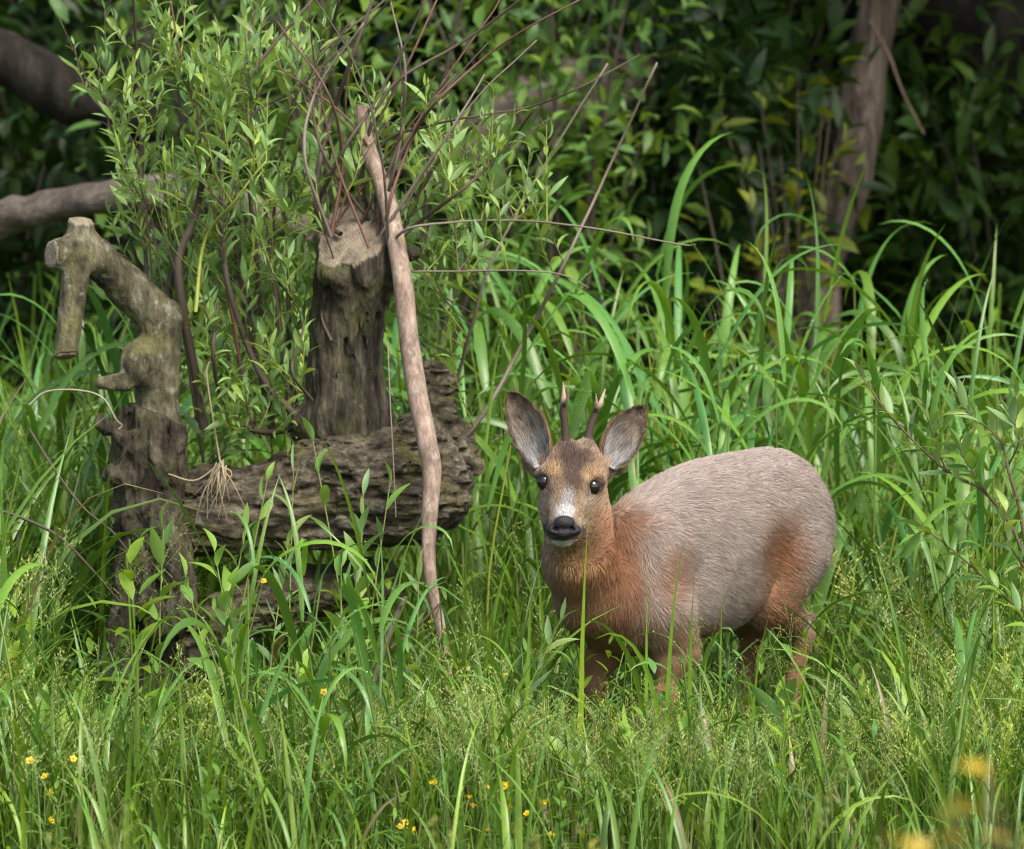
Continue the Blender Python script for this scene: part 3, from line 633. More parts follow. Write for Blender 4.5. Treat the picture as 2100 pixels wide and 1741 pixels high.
    # --- shoots
    stems = [  # picture path, thickness, depth, colour
        ([(330, 960), (300, 760), (300, 570), (292, 380), (284, 150), (272, -30)], 11, .6, 0), ([(640, 880), (600, 850), (530, 760), (470, 600), (455, 470), (452, 300)], 17, .5, 0), ([(640, 865), (560, 887), (500, 870), (450, 800), (437, 720), (447, 620)], 14, .45, 0),
        ([(370, 1000), (350, 800), (345, 600), (375, 520), (408, 430), (413, 330), (430, 230)], 19, .62, 0), ([(600, 900), (590, 800), (593, 640), (585, 450), (600, 330)], 13, .6, 0), ([(690, 500), (650, 420), (655, 330), (680, 240), (720, 120), (770, -20)], 14, .5, 0),
        ([(700, 480), (647, 440), (706, 305), (787, 177), (876, -10)], 10, .42, 0), ([(760, 460), (744, 330), (800, 180), (950, 85), (1085, -10)], 9, .5, 0), ([(790, 470), (802, 405), (846, 280), (898, 206), (986, 125), (1090, 52), (1194, -5)], 7, .4, 1),
        ([(770, 440), (780, 300), (876, 258), (986, 236), (1082, 221), (1190, 180), (1312, 112)], 6, .45, 0), ([(800, 520), (824, 472), (898, 331), (986, 243)], 10, .5, 0), ([(800, 510), (847, 464), (950, 387), (1034, 306), (1097, 221)], 9, .42, 0),
        ([(880, 960), (935, 790), (968, 670), (1005, 541), (1108, 353), (1245, 129)], 9, .7, 2), ([(900, 960), (990, 850), (1080, 690), (1156, 541), (1244, 353), (1347, 129)], 10, .65, 2), ([(800, 500), (857, 464), (1023, 452), (1192, 464), (1390, 500), (1425, 500)], 5.5, .38, 2), ([(790, 560), (900, 556), (1050, 556), (1150, 562), (1210, 590)], 4.5, .4, 2),
        ([(620, 900), (560, 500), (618, 169), (795, -5)], 9, .62, 0), ([(560, 900), (470, 420), (479, 235), (533, 129), (647, -10)], 13, .66, 0), ([(420, 960), (340, 420), (361, 272), (472, 173), (510, 120)], 7, .58, 0), ([(600, 880), (540, 400), (512, 247), (619, 173), (780, 20), (800, 0)], 8, .5, 0),
        ([(520, 900), (420, 330), (394, 184), (368, 103), (346, -10)], 8, .5, 1), ([(330, 800), (287, 339), (206, 217), (121, 37)], 5, .6, 0), ([(350, 700), (300, 400), (245, 290), (210, 250)], 4, .5, 0), ([(560, 880), (505, 300), (501, 121), (530, -10)], 10, .7, 1), ([(690, 470), (655, 250), (670, 121), (697, -10)], 14, .72, 0),
        ([(420, 880), (368, 560), (401, 442), (416, 368), (457, 280)], 19, .5, 0), ([(400, 640), (420, 493), (480, 410), (545, 331)], 8, .36, 3), ([(720, 470), (740, 380), (770, 260), (840, 120), (900, -10)], 8, .6, 1), ([(760, 470), (800, 360), (880, 210), (1000, 40), (1030, -10)], 6, .62, 1),
        ([(700, 450), (690, 380), (640, 250), (600, 120), (560, -10)], 6, .66, 0), ([(780, 480), (860, 400), (1000, 330), (1130, 240)], 6, .6, 0), ([(680, 700), (660, 640), (690, 560), (640, 400)], 6, .36, 0), ([(640, 820), (600, 760), (620, 660), (560, 560)], 7, .36, 0)]
    rs = np.random.default_rng(77)
    for k in range(16):
        x0, y0 = rs.uniform(670, 800), rs.uniform(430, 470); a = rs.uniform(-.55, .95); L = rs.uniform(330, 560); cv = rs.normal(0, 45)
        stems.append(([(x0, y0 + 40), (x0 + L * .3 * math.sin(a) + cv, y0 - L * .3 * math.cos(a)), (x0 + L * .65 * math.sin(a) + cv, y0 - L * .65 * math.cos(a)), (x0 + L * math.sin(a * 1.1), y0 - L * math.cos(a * 1.1))], rs.uniform(4, 8), rs.uniform(.3, .5), int(rs.integers(0, 3))))
    cols = [np.array([.075, .058, .042]), np.array([.12, .06, .045]), np.array([.17, .14, .11]), np.array([.24, .28, .05])]
    shoots, allp = [], []
    for pth, w, Yd, ci in stems:
        n = len(pth); pts = [at(x, y, Yd + (.06 * math.sin(k * 1.7 + x)) * (k > 0)) for k, (x, y) in enumerate(pth)]
        S = spline(pts, 26); S += .006 * np.stack([fbm(S * 9, 2, 40 + k) for k in range(3)], -1)
        rad = np.linspace(1.15, .5, 26) * w * .5 * u
        V, F = tube(S, rad, 6, .15); ac = Acc(); ac.add(V, F, cols[ci]); o = ac.build('shoot', M_STALK, root, O)
        shoots.append((o, S)); allp.append(S)
    AP = np.concatenate(allp); AI = np.repeat(np.arange(len(shoots)), 26)
    # leafy twigs growing off the shoots
    r = np.random.default_rng(11)
    regions = [(400, 300, 200, 260, 62, (.22, .85)), (330, 480, 150, 240, 32, (.35, .9)), (520, 500, 170, 330, 60, (.3, .95)), (600, 280, 200, 280, 48, (.4, .95)), (860, 350, 130, 200, 34, (.35, .8)), (1010, 320, 130, 150, 24, (.35, .7)), (560, 760, 150, 130, 30, (.25, .6)), (400, 80, 260, 90, 40, (.4, .9)), (720, 700, 80, 130, 9, (.25, .4)), (860, 620, 70, 140, 14, (.3, .6))]
    tw = Acc(); LP, LD, LS, LO, LN = [], [], [], [], []
    for cx, cy, rx, ry, n, yr in regions:
        for _ in range(n):
            a, q = r.random() * 6.28, math.sqrt(r.random()); tx, ty = cx + rx * q * math.cos(a), cy + ry * q * math.sin(a)
            if ty > 470 and tx < 300: continue
            if 645 < tx < 815 and 430 < ty < 900 and r.random() < .6: continue
            Yt = r.uniform(*yr)
            if (tx < 400 and ty > 410) or (640 < tx < 900 and 400 < ty < 900): Yt = r.uniform(.6, .95)
            T = at(tx, ty, Yt); tgt = T - np.array([(r.random() - .5) * .06, 0, .08 + .1 * r.random()])
            dd = np.linalg.norm((AP - tgt) * np.array([1, .7, 1]), axis=1); k = int(np.argmin(dd + .03 * r.random(len(dd))))
            B = AP[k]; L = np.linalg.norm(T - B)
            if L > .3 or L < .05: T = B + (T - B) / L * np.clip(L, .08, .2); L = np.linalg.norm(T - B)
            mid = (B + T) / 2 + np.array([(T - B)[0] * .15, -.01, -.012]) ; S = spline([B, mid, T], 9)
            V, F = tube(S, np.linspace(.0019, .0008, 9), 4, cap=False); tw.add(V, F, cols[3] * (.6 + .5 * r.random()) if r.random() < .5 else cols[0] * 1.4)
            nl = int(4 + L / .024); s = np.linspace(.22, 1, nl); pos = np.stack([np.interp(s * 8, np.arange(9), S[:, c]) for c in range(3)], -1); tan = nrm(np.gradient(pos, axis=0))
            ph = np.arange(nl) * 2.4 + r.random() * 6; perp = nrm(np.cross(tan, np.array([.2, 1, .1]))); per2 = np.cross(tan, perp)
            op = np.interp(s, [0, .8, 1], [1.1, .8, .25])[:, None]
            d = nrm(tan + (np.cos(ph)[:, None] * perp + np.sin(ph)[:, None] * per2) * op + np.array([0, 0, .12]))
            LP.append(pos); LD.append(d); LS.append((.036 + .032 * r.random(nl)) * np.interp(s, [0, .5, .85, 1], [.8, 1.1, .95, .6])); LO.append(np.full(nl, AI[k])); LN.append(np.full(nl, r.random()))
    LP, LD, LS, LO = map(np.concatenate, (LP, LD, LS, LO))
    qx, qy = project(LP); km = ~((LP[:, 1] < .5) & (((qx > 640) & (qx < 815) & (qy > 420) & (qy < 930) & (r.random(len(qx)) < .72)) | ((qx < 385) & (qy > 430)))); LP, LD, LS, LO = LP[km], LD[km], LS[km], LO[km]
    LR = leaf_frames(LD, .45, r); LC = greens(len(LP), r, (.17, .27, .078), .45, .6, .2)
    tw.build('twig_mass', M_STALK, root, O)['kind'] = 'stuff'
    # the 300 leaves that show largest are parts of their shoot, the rest one mass
    px, py = project(LP); inv = (px > 0) & (px < 2100) & (py > 0) & (py < 1741)
    show = LS * (.25 + np.abs(LR[:, 1, 2])) * inv * (LP[:, 1] < .55)
    top = np.argsort(-show)[:300]; rest = np.setdiff1d(np.arange(len(LP)), top)
    ac = Acc(); merge_leaves(ac, LP[rest], LR[rest], LS[rest], LC[rest], LEAVES, r); ac.build('foliage', M_WILLOW, root, O)['kind'] = 'stuff'
    lm = []
    for j in range(24):
        V, F = LEAVES[j % 6]; c = greens(1, r, (.17, .27, .078), .45, .6, .2); lm.append(mesh('leaf', V, F, M_WILLOW, np.repeat(c, len(V), 0)))
    for k in top:
        o = link('leaf', lm[r.integers(24)], shoots[LO[k]][0]); Mx = Matrix.Identity(4)
        for a in range(3):
            for b in range(3): Mx[a][b] = LR[k][a, b] * LS[k]
            Mx[a][3] = (LP[k] - O)[a]
        o.matrix_local = Mx
    print('willow leaves', len(LP))
build_willow()

# bare pole leaning on the stump, in front of the bole
def build_pole():
    pts = [(742, 215, .46, 13), (752, 300, .45, 17), (790, 400, .42, 19), (820, 540, .36, 20), (845, 740, .31, 21), (872, 890, .27, 21), (886, 965, .25, 20), (880, 1080, .22, 15), (882, 1180, .2, 13), (915, 1360, .16, 10), (925, 1590, .12, 9)]
    S = spline([at(x, y, Y) for x, y, Y, _ in pts], 60); r = np.interp(np.linspace(0, len(pts) - 1, 60), np.arange(len(pts)), [q[3] for q in pts]) * U(.3)
    V, F = tube(S, r, 14, cap=False); V += nrm(V - np.repeat(S, 14, 0)) * (.005 * fbm(V * np.array([40, 40, 14]), 3, 2))[:, None]
    V = np.concatenate([V, S[:1] + np.array([0, 0, .004])]); n0 = len(V) - 1; i = np.arange(14); F = np.concatenate([F, np.stack([np.full(7, n0), i[1::2] , (i[1::2] + 1) % 14, np.full(7, n0)], -1)[:, [0, 1, 2, 2]], np.stack([np.full(7, n0), i[::2], i[1::2], i[1::2]], -1)]) if False else F
    o = thing('dead_pole', S[-1], 'long bare pinkish-brown stick propped upright against the sawn stump', 'stick')
    link('stem', mesh('stem', V - S[-1], F, M_POLE), o)
    for x, y, dx, dy, rr in ((892, 960, 16, -6, 9), (838, 560, 14, -4, 7), (812, 330, -12, -10, 6)):
        k = np.argmin(np.linalg.norm(S - at(x, y, .3), axis=1)); T = S[k] + np.array([dx * U(), -.01, -dy * U()]); Vk, Fk = tube(spline([S[k], T], 4), np.linspace(1, .6, 4) * rr * U(), 6)
        link('knot', mesh('knot', Vk - S[-1], Fk, M_POLE), o)
build_pole()

# ------------------------------------------------------------------ grasses and herbs
def clear_zone(x, y):
    """0..1: how far the tall blades must keep out, so that deer and bole stay in sight from the meadow"""
    base = (x > -.95) & (x < -.6) & (y > -.75) & (y < .42)
    deer = (x > .0) & (x < .72) & (y > -1.3) & (y < .45)
    bole = (x > -.66) & (x < -.08) & (y > -1.0) & (y < .5)
    snag = (x > -.98) & (x <= -.62) & (y > -.6) & (y < .5)
    return np.where(deer, 1.0, np.where(bole, .9, np.where(snag, .75, 0.0))) + base * .6 + .6 * ((x > .36) & (x < .66) & (y > -.8) & (y < .35))
def scatter_xy(n, x0, x1, y0, y1, r): return r.uniform(x0, x1, n), r.uniform(y0, y1, n)
def in_wood(x, y): return (np.hypot(x + .70, y - .40) < .10)

def build_meadow():
    r = np.random.default_rng(21); ac = Acc()
    # fine undergrowth
    for n, (x0, x1, y0, y1), hl, hh, w in ((22000, (-1.25, 1.3, -1.1, 1.0), .10, .28, .0042), (6000, (-1.6, 1.7, -2.6, -1.0), .06, .16, .004), (9000, (-2.6, 2.8, 1.0, 3.6), .2, .5, .006), (6000, (-3.2, 3.2, -1, 3.0), .14, .34, .005), (8000, (-5, 5, 3, 9), .2, .5, .009)):
        x, y = scatter_xy(n, x0, x1, y0, y1, r); z = height(x, y); b = np.stack([x, y, z - .01], -1)
        cl = fbm(b * 2.2, 2, 60) + .5
        L = r.uniform(hl, hh, n) * (.75 + .6 * cl); cz = clear_zone(x, y); L = np.where(cz > 0, np.minimum(L, .30 - .07 * cz - .03 * ((x > .25) & (x < .72))), L)
        K = 6; V, F, _ = ribbons(b, r.random(n) * 6.283, L, r.uniform(0, .35, n), r.uniform(.1, 1.5, n), r.uniform(1, 2.4, n), w * r.uniform(.6, 1.5, n), K, twist=r.normal(0, .8, n))
        ac.add(V, F, rep(greens(n, r, (.108, .19, .026), .45, .5, .3, .07) * (.6 + .8 * cl)[:, None], K * 2))
    tag(ac.build('meadow_grass', M_GRASS), 'fine green meadow grass covering the ground', kind='stuff')
    # wider blades
    ac = Acc()
    for n, (x0, x1, y0, y1), hl, hh, w in ((2600, (-1.2, 1.25, -1.0, .7), .2, .52, .013), (260, (-1.2, 1.3, -1.5, -.95), .2, .4, .011), (700, (-1.3, -.75, .0, 1.6), .4, .85, .015), (900, (-2.8, 2.9, .9, 3.2), .5, .95, .015), (500, (-3, 3, -1, 3), .25, .5, .011)):
        x, y = scatter_xy(n, x0, x1, y0, y1, r); z = height(x, y); b = np.stack([x, y, z - .01], -1); cz = clear_zone(x, y)
        L = r.uniform(hl, hh, n); L = np.where(cz > 0, np.minimum(L, r.uniform(.16, .33, n)), L); m = ~((cz > 0) & (r.random(n) < .35 + .35 * (cz > 1.2))) & ~in_wood(x, y)
        b, L = b[m], L[m]; n = len(b); K = 9
        V, F, _ = ribbons(b, r.random(n) * 6.283, L, r.uniform(.02, .4, n), r.uniform(.2, 2.3, n), r.uniform(1.2, 3, n), w * r.uniform(.6, 1.35, n), K, cross=3, fold=.35, twist=r.normal(0, .7, n))
        ac.add(V, F, rep(greens(n, r, (.115, .21, .028), .4, .6, .4, .03), K * 3))
    tag(ac.build('broad_bladed_grass', M_REED), 'broad arching grass blades mixed through the meadow', kind='stuff')

def panicle(r, H=.55, top=.2, dens=1.0):
    ac = Acc(); lean = r.uniform(.05, .3); bend = r.uniform(.1, .6)
    V, F, pts = ribbons(np.zeros((1, 3)), np.array([0.]), H, lean, bend, 1.6, .0022, 12, prof=lambda s: 1 - .6 * s); ac.add(V, F, np.array([.8, 1, .9]))
    pts = pts[0]; d = np.linalg.norm(pts - pts[-1], axis=1)
    nn = int(9 * dens)
    for k in range(nn):
        t = k / nn; s = (H - top + top * t) / H * 11; i = int(min(s, 10)); p = pts[i] + (pts[i + 1] - pts[i]) * (s - i)
        for q in range(3 if k < nn * .7 else 2):
            az = r.random() * 6.283; L = top * .42 * (1 - .75 * t) * r.uniform(.5, 1.1)
            Vb, Fb, bp = ribbons(p[None], np.array([az]), L, r.uniform(.5, .9), r.uniform(.2, .9), 1.2, .0011, 4, prof=lambda s: 1 - .5 * s); ac.add(Vb, Fb, np.array([.9, 1.0, .9]))
            m = max(3, int(L / .011)); ss = np.linspace(.35, 1, m) * 3; bp = bp[0]
            c = np.stack([np.interp(ss, np.arange(4), bp[:, a]) for a in range(3)], -1) + r.normal(0, .0016, (m, 3))
            ax = nrm(bp[-1] - bp[0] + np.array([0, 0, .004])) * r.uniform(.004, .006, m)[:, None]; sd = nrm(np.cross(ax, r.normal(size=(m, 3)))) * .0016
            SV = np.stack([c - ax, c + sd, c + ax, c - sd], 1); ac.add(SV, np.arange(m * 4).reshape(m, 4), np.array([1.5, 1.25, 1.5]))
    return ac.arrays()
def herb(r, H=.3, nl=9, ls=.075, w=.3):
    ac = Acc(); V, F = tube(spline([[0, 0, 0], [.012, .01, H * .5], [.03 * r.normal(), .02, H]], 7), np.linspace(.0026, .0012, 7), 4, cap=False); ac.add(V, F, np.array([1.0, 1.0, .9]))
    for k in range(nl):
        t = .2 + .8 * k / (nl - 1); az = k * 2.4 + r.random(); up = .35 + .9 * t ** 2
        d = np.array([[math.cos(az), math.sin(az), up]]); R = leaf_frames(d, .1, r)[0]; PV, PF = willow_leaf(w * r.uniform(.8, 1.2), r.uniform(.3, 1.2), .3, 5)
        s = ls * (1.1 - .5 * t) * r.uniform(.8, 1.2); ac.add(PV @ R.T * s + np.array([.012 * t, .01 * t, H * t]), PF, np.array([1, 1, 1.]) * r.uniform(.85, 1.2))
    return ac.arrays()
def stamp(ac, protos, x, y, z, az, sc, tilt, col, r):
    k = r.integers(0, len(protos), len(x)); ca, sa = np.cos(az), np.sin(az); t = np.asarray(tilt); ct, st = np.cos(t), np.sin(t)
    R = np.stack([np.stack([ca * ct, -sa, ca * st], -1), np.stack([sa * ct, ca, sa * st], -1), np.stack([-st, 0 * st, ct], -1)], -2)
    for j, (PV, PF, PC) in enumerate(protos):
        q = np.where(k == j)[0]
        if len(q) == 0: continue
        V = np.einsum('nij,vj->nvi', R[q], PV) * sc[q][:, None, None] + np.stack([x, y, z], -1)[q][:, None]
        ac.add(V, PF[None] + (np.arange(len(q)) * len(PV))[:, None, None], (col[q][:, None] * PC[None]).reshape(-1, 3))
RP = np.random.default_rng(5)
PAN = [panicle(RP, RP.uniform(.42, .55), RP.uniform(.14, .22)) for _ in range(10)]
HERB = [herb(RP, RP.uniform(.16, .32), RP.integers(6, 12), RP.uniform(.05, .085), RP.uniform(.22, .36)) for _ in range(8)]
def build_fill():
    r = np.random.default_rng(31); ac = Acc()
    for n, (x0, x1, y0, y1), s0, s1 in ((330, (-1.15, 1.15, -.98, -.1), .5, .8), (220, (-.2, 1.15, -1.1, -.45), .5, .75), (40, (-1.1, 1.15, -1.6, -.95), .6, .8), (110, (.3, 1.2, -.3, .6), .6, 1.0), (60, (-1.15, -.62, -.3, .4), .8, 1.15), (60, (-2.6, 2.6, -.8, 2), .7, 1.1)):
        x, y = scatter_xy(n, x0, x1, y0, y1, r); sc = r.uniform(s0, s1, n); sc = np.where(clear_zone(x, y) > .8, np.minimum(sc, .5), sc); kp = ~((clear_zone(x, y) > 1.2) & (r.random(n) < .8)); x, y, sc = x[kp], y[kp], sc[kp]; n = len(x)
        stamp(ac, PAN, x, y, height(x, y), r.random(n) * 6.283, sc, r.normal(0, .08, n), greens(n, r, (.22, .29, .085), .25, .5, .2), r)
    tag(ac.build('flowering_grass', M_GRASS), 'loose airy flower heads of meadow grass', kind='stuff')
    ac = Acc()
    for n, (x0, x1, y0, y1), s0, s1 in ((620, (-1.15, 1.15, -.95, .5), .6, 1.15), (90, (-1.15, -.7, -.2, 1.4), 1.0, 2.0), (60, (-1.1, 1.15, -1.4, -.9), .6, .9), (120, (-3, 3, -.9, 3), .7, 1.3), (150, (-3, 3, 2, 5), 1.2, 2.4)):
        x, y = scatter_xy(n, x0, x1, y0, y1, r); m = ~in_wood(x, y) & ~((clear_zone(x, y) > 1.2) & (r.random(n) < .6)); x, y = x[m], y[m]; n = len(x)
        stamp(ac, HERB, x, y, height(x, y), r.random(n) * 6.283, r.uniform(s0, s1, n), r.normal(0, .12, n), greens(n, r, (.10, .19, .028), .35, .7, .5), r)
    tag(ac.build('herb_layer', M_BUSH), 'low leafy herbs growing between the grasses', kind='stuff')
build_meadow(); build_fill()

# tall reed grass plants, each with its stem and arching blades
def build_reeds():
    r = np.random.default_rng(41); prof = lambda s: np.interp(s, [0, .08, .3, .6, .85, 1], [.45, .8, 1, .85, .45, .02])
    bl = []
    for k in range(26):
        K = 14; V, F, _ = ribbons(np.zeros((1, 3)), np.array([0.]), 1.0, r.uniform(.15, .6), r.uniform(1.0, 3.0) if k % 4 else .55, r.uniform(1.2, 2.6), r.uniform(.042, .066) * (1 if k % 4 else .6), K, prof, .3, r.normal(0, .5), 3, wob=r.normal(0, .4))
        c = greens(1, r, (.10, .205, .03), .35, .6, .5); C = np.repeat(c, len(V.reshape(-1, 3)), 0)
        bl.append(mesh('blade', V.reshape(-1, 3), F, M_REED, C))
    sm = []
    for k in range(6):
        V, F = tube(spline([[0, 0, 0], [.02 * r.normal(), .02 * r.normal(), .5], [.06 * r.normal(), .05 * r.normal(), 1]], 8), np.linspace(.0042, .0018, 8), 5, cap=False)
        sm.append(mesh('stem', V, F, M_STALK, greens(1, r, (.12, .17, .035), .2, .8, 0).repeat(len(V), 0)))
    spots = []
    def fill(n, x0, x1, y0, y1, h0, h1, lab, grp):
        for q in range(n):
            x = x0 + (x1 - x0) * (q + r.random()) / n; y = r.uniform(y0, y1); spots.append((x, y, r.uniform(h0, h1), lab, grp))
    fill(36, -.04, .98, .56, 1.0, .62, .95, 'tall reed grass plant standing close behind the roe buck', 'reed grass close behind the deer')
    fill(44, -.02, 1.1, 1.0, 2.0, .8, 1.1, 'taller reed grass plant further behind the roe buck', 'reed grass further behind the deer')
    fill(14, .80, 1.15, .1, .7, .5, .8, 'reed grass plant beside the rump of the roe buck', 'reed grass beside the deer rump')
    fill(16, -1.15, -.72, .75, 1.9, .6, .95, 'reed grass plant behind the bent broken limb', 'reed grass behind the broken limb')
    fill(20, -.7, .0, .95, 2.0, .7, 1.1, 'reed grass plant behind the leafy willow shoots', 'reed grass behind the willow shoots')
    fill(12, 1.15, 2.4, .2, 1.8, .6, 1.0, 'reed grass plant beyond the young willow bush', 'reed grass beyond the willow bush')
    fill(26, -1.05, -.2, -1.2, -.65, .45, .66, 'broad arching grass plant low in the meadow before the fallen willow', 'broad grass plants before the fallen willow')
    fill(7, -.1, 1.0, -1.2, -.85, .3, .45, 'broad arching grass plant low in the meadow before the deer', 'broad grass plants before the deer')
    spots = [q for q in spots if not (-.95 < q[0] < -.58 and -1.2 < q[1] < .4)]
    for x, y, h, lab, grp in spots:
        b = gpoint(x, y); o = thing('reed_grass', b, lab, 'grass plant', grp); o['kind'] = 'thing'
        s = link('stem', sm[r.integers(6)], o); tilt = r.normal(0, .1, 2); s.rotation_euler = (tilt[0], tilt[1], r.random() * 6.28); hs = h * .78; s.scale = (1, 1, hs)
        Rm = s.rotation_euler.to_matrix(); n = r.integers(5, 9); a0 = r.random() * 6.28
        for k in range(n):
            t = .12 + .88 * k / (n - 1); p = Rm @ Vector((0, 0, hs * t)); q = link('blade', bl[r.integers(26)], o, p)
            L = min(.46, h * r.uniform(.38, .68) * (1 if t < .9 else .7)); az = a0 + k * 2.6 + r.normal(0, .4); az = -az if (.2 < x < .9 and 0 < y < .75 and math.sin(az) < .1) else az; q.rotation_euler = (r.normal(0, .08), r.normal(0, .08), az); q.scale = (L, L * r.uniform(.7, 1.1), L)
build_reeds()

# background: dead trunk, dark leaning tree, fallen log, shrubs and wood edge
def build_back():
    r = np.random.default_rng(51)
    def trunk(name, pts, mat, label, cat, nz=(10, 10, 2.5), amp=.03, sides=20, n=40, part='trunk'):
        S = spline([at(x, y, Y) for x, y, Y, _ in pts], n); rad = np.interp(np.linspace(0, len(pts) - 1, n), np.arange(len(pts)), [w * .5 * U(Y) for _, _, Y, w in pts])
        V, F = tube(S, rad, sides, cap=False); c = np.repeat(S, sides, 0); rr = np.repeat(rad, sides)[:, None]
        V = V + nrm(V - c) * rr * (1.1 * fbm(V * np.array(nz), 3, int(pts[0][0]) % 50))[:, None]
        b = S[np.argmin(S[:, 2])].copy(); o = thing(name, b, label, cat); link(part, mesh(part, V - b, F, mat), o); return o
    trunk('dead_tree', [(1825, -140, 4.4, 64), (1797, 40, 4.4, 74), (1778, 150, 4.4, 84), (1755, 280, 4.35, 98), (1728, 400, 4.3, 94), (1698, 520, 4.25, 88), (1680, 640, 4.2, 96), (1670, 800, 4.2, 110)], M_DEADTRUNK, 'leaning dead trunk with stripped reddish-brown wood behind the reeds', 'tree', (14, 14, 3))
    trunk('leaning_tree', [(1600, -330, 5.6, 230), (1850, -80, 5.6, 220), (2020, 60, 5.5, 210), (2190, 190, 5.4, 230), (2500, 380, 5.3, 260), (2900, 900, 5.2, 330)], M_DARKBARK, 'thick dark leaning trunk above the dead tree', 'tree', (8, 8, 8))
    trunk('fallen_log', [(-420, 520, 2.7, 100), (-120, 478, 2.7, 92), (40, 445, 2.6, 84), (180, 412, 2.5, 78), (300, 398, 2.45, 74), (420, 402, 2.4, 66), (640, 470, 2.3, 50)], M_FALLEN, 'smooth grey-brown log lying behind the bent broken limb', 'log', (12, 12, 12))
    trunk('dark_tree', [(285, -300, 4.6, 90), (285, 0, 4.6, 92), (292, 160, 4.6, 98), (300, 330, 4.6, 108), (300, 520, 4.6, 130), (300, 760, 4.6, 150)], M_DARKBARK, 'upright dark trunk rising behind the leafy willow shoots', 'tree')
    trunk('fallen_branch', [(-200, 40, 3.8, 110), (0, 120, 3.8, 100), (120, 185, 3.8, 92), (240, 230, 3.8, 84), (420, 300, 3.9, 70)], M_DARKBARK, 'dark fallen branch slanting down to the upright dark trunk', 'branch')
    trunk('pale_log', [(900, 380, 3.6, 90), (980, 300, 3.6, 130), (1080, 230, 3.7, 150), (1180, 200, 3.9, 150), (1300, 140, 4.2, 130)], M_FALLEN, 'mossy brown log half hidden behind the bare willow twigs', 'log')
    protos = [willow_leaf(w, c, .25, 4) for w, c in ((.3, .6), (.38, .9), (.26, .3), (.34, 1.3))]
    def shrub(x, y, w, h, n, size, base, label, group, name='shrub', cat='bush', yel=.6):
        b = gpoint(x, y); o = thing(name, b, label, cat, group); ns = 9; P, D = [], []; st = Acc()
        for k in range(ns):
            a = r.random() * 6.283; R0 = w * math.sqrt(r.random()); T = np.array([R0 * math.cos(a), R0 * math.sin(a) * .7, h * r.uniform(.6, 1.05)]); B0 = T * np.array([.15, .15, 0])
            S = spline([B0, T * np.array([.45, .45, .6]), T], 10); V, F = tube(S, np.linspace(.014, .004, 10) * (h / 2), 5, cap=False); st.add(V, F, np.array([.06, .05, .035]))
            m = n // ns; s = r.uniform(.08, 1, m) * 9; c = np.stack([np.interp(s, np.arange(10), S[:, q]) for q in range(3)], -1); off = r.normal(0, 1, (m, 3)) * np.array([.2, .2, .16]) * w
            P.append(c + off); D.append(nrm(off + np.array([0, 0, .1]) + r.normal(0, .15, (m, 3))))
        P, D = np.concatenate(P), np.concatenate(D); P[:, 2] = np.abs(P[:, 2]) + .02
        st.build('stem', M_STALK, o)
        ac = Acc(); cl = fbm(P * 3 + x, 2, 70)[:, None] + .5
        merge_leaves(ac, P, leaf_frames(D, .5, r), size * r.uniform(.6, 1.4, len(P)), greens(len(P), r, base, .3, yel, .3) * (.6 + .8 * cl), protos, r)
        ac.build('foliage', M_BUSH, o)['kind'] = 'stuff'
    mid = (.04, .08, .015); dark = (.022, .05, .014); lit = (.10, .18, .04); yel = (.12, .15, .015)  # bush leaf tones, with woodland shade and sunlight put into the colour
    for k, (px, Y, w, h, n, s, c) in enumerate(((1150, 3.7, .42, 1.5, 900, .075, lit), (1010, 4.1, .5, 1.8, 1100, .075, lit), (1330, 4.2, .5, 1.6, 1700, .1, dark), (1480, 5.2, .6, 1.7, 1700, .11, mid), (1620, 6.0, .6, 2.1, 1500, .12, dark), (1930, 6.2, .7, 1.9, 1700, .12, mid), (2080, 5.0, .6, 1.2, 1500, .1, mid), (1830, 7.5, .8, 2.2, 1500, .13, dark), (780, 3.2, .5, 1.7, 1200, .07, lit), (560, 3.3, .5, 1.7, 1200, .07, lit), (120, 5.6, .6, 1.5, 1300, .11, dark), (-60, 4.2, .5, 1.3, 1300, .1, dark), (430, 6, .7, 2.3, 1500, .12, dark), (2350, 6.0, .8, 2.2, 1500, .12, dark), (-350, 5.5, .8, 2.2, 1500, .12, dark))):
        p = at(px, 800, Y)
        lab = {0: 'bush with fresh green leaves behind the slanting bare twigs', 2: 'dark green bush between the bare twigs and the dead trunk', 6: 'low bush under the thick dark leaning trunk', 8: 'tall green bush directly behind the sawn stump', 10: 'dark low bush beside the slanting fallen branch', 1: 'bright green bush behind the fan of bare twigs', 9: 'bright bush behind the left leafy willow shoots', 4: 'dark bush in the gap left of the dead leaning trunk', 5: 'dark bush right behind the dead leaning trunk', 3: 'medium green bush left of the yellowing sprigs', 11: 'dark bush beyond the grey-brown fallen log', 12: 'tall dark bush behind the upright dark trunk', 7: 'deeply shaded bush below the leaning trunk', 13: 'dark bush beyond the young willow bush', 14: 'dark bush past the end of the fallen log'}.get(k, 'leafy green bush in the shade')
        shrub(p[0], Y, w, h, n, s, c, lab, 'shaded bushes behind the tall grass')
    for px, Y, lab in ((1640, 3.9, 'yellow-green sprig bush in front of the dead leaning trunk'), (1545, 3.6, 'small bush with yellowing leaves left of the dead leaning trunk')):
        p = at(px, 700, Y); shrub(p[0], Y, .22, 1.15 if px > 1600 else .95, 110, .075, yel, lab, None, yel=1.2)
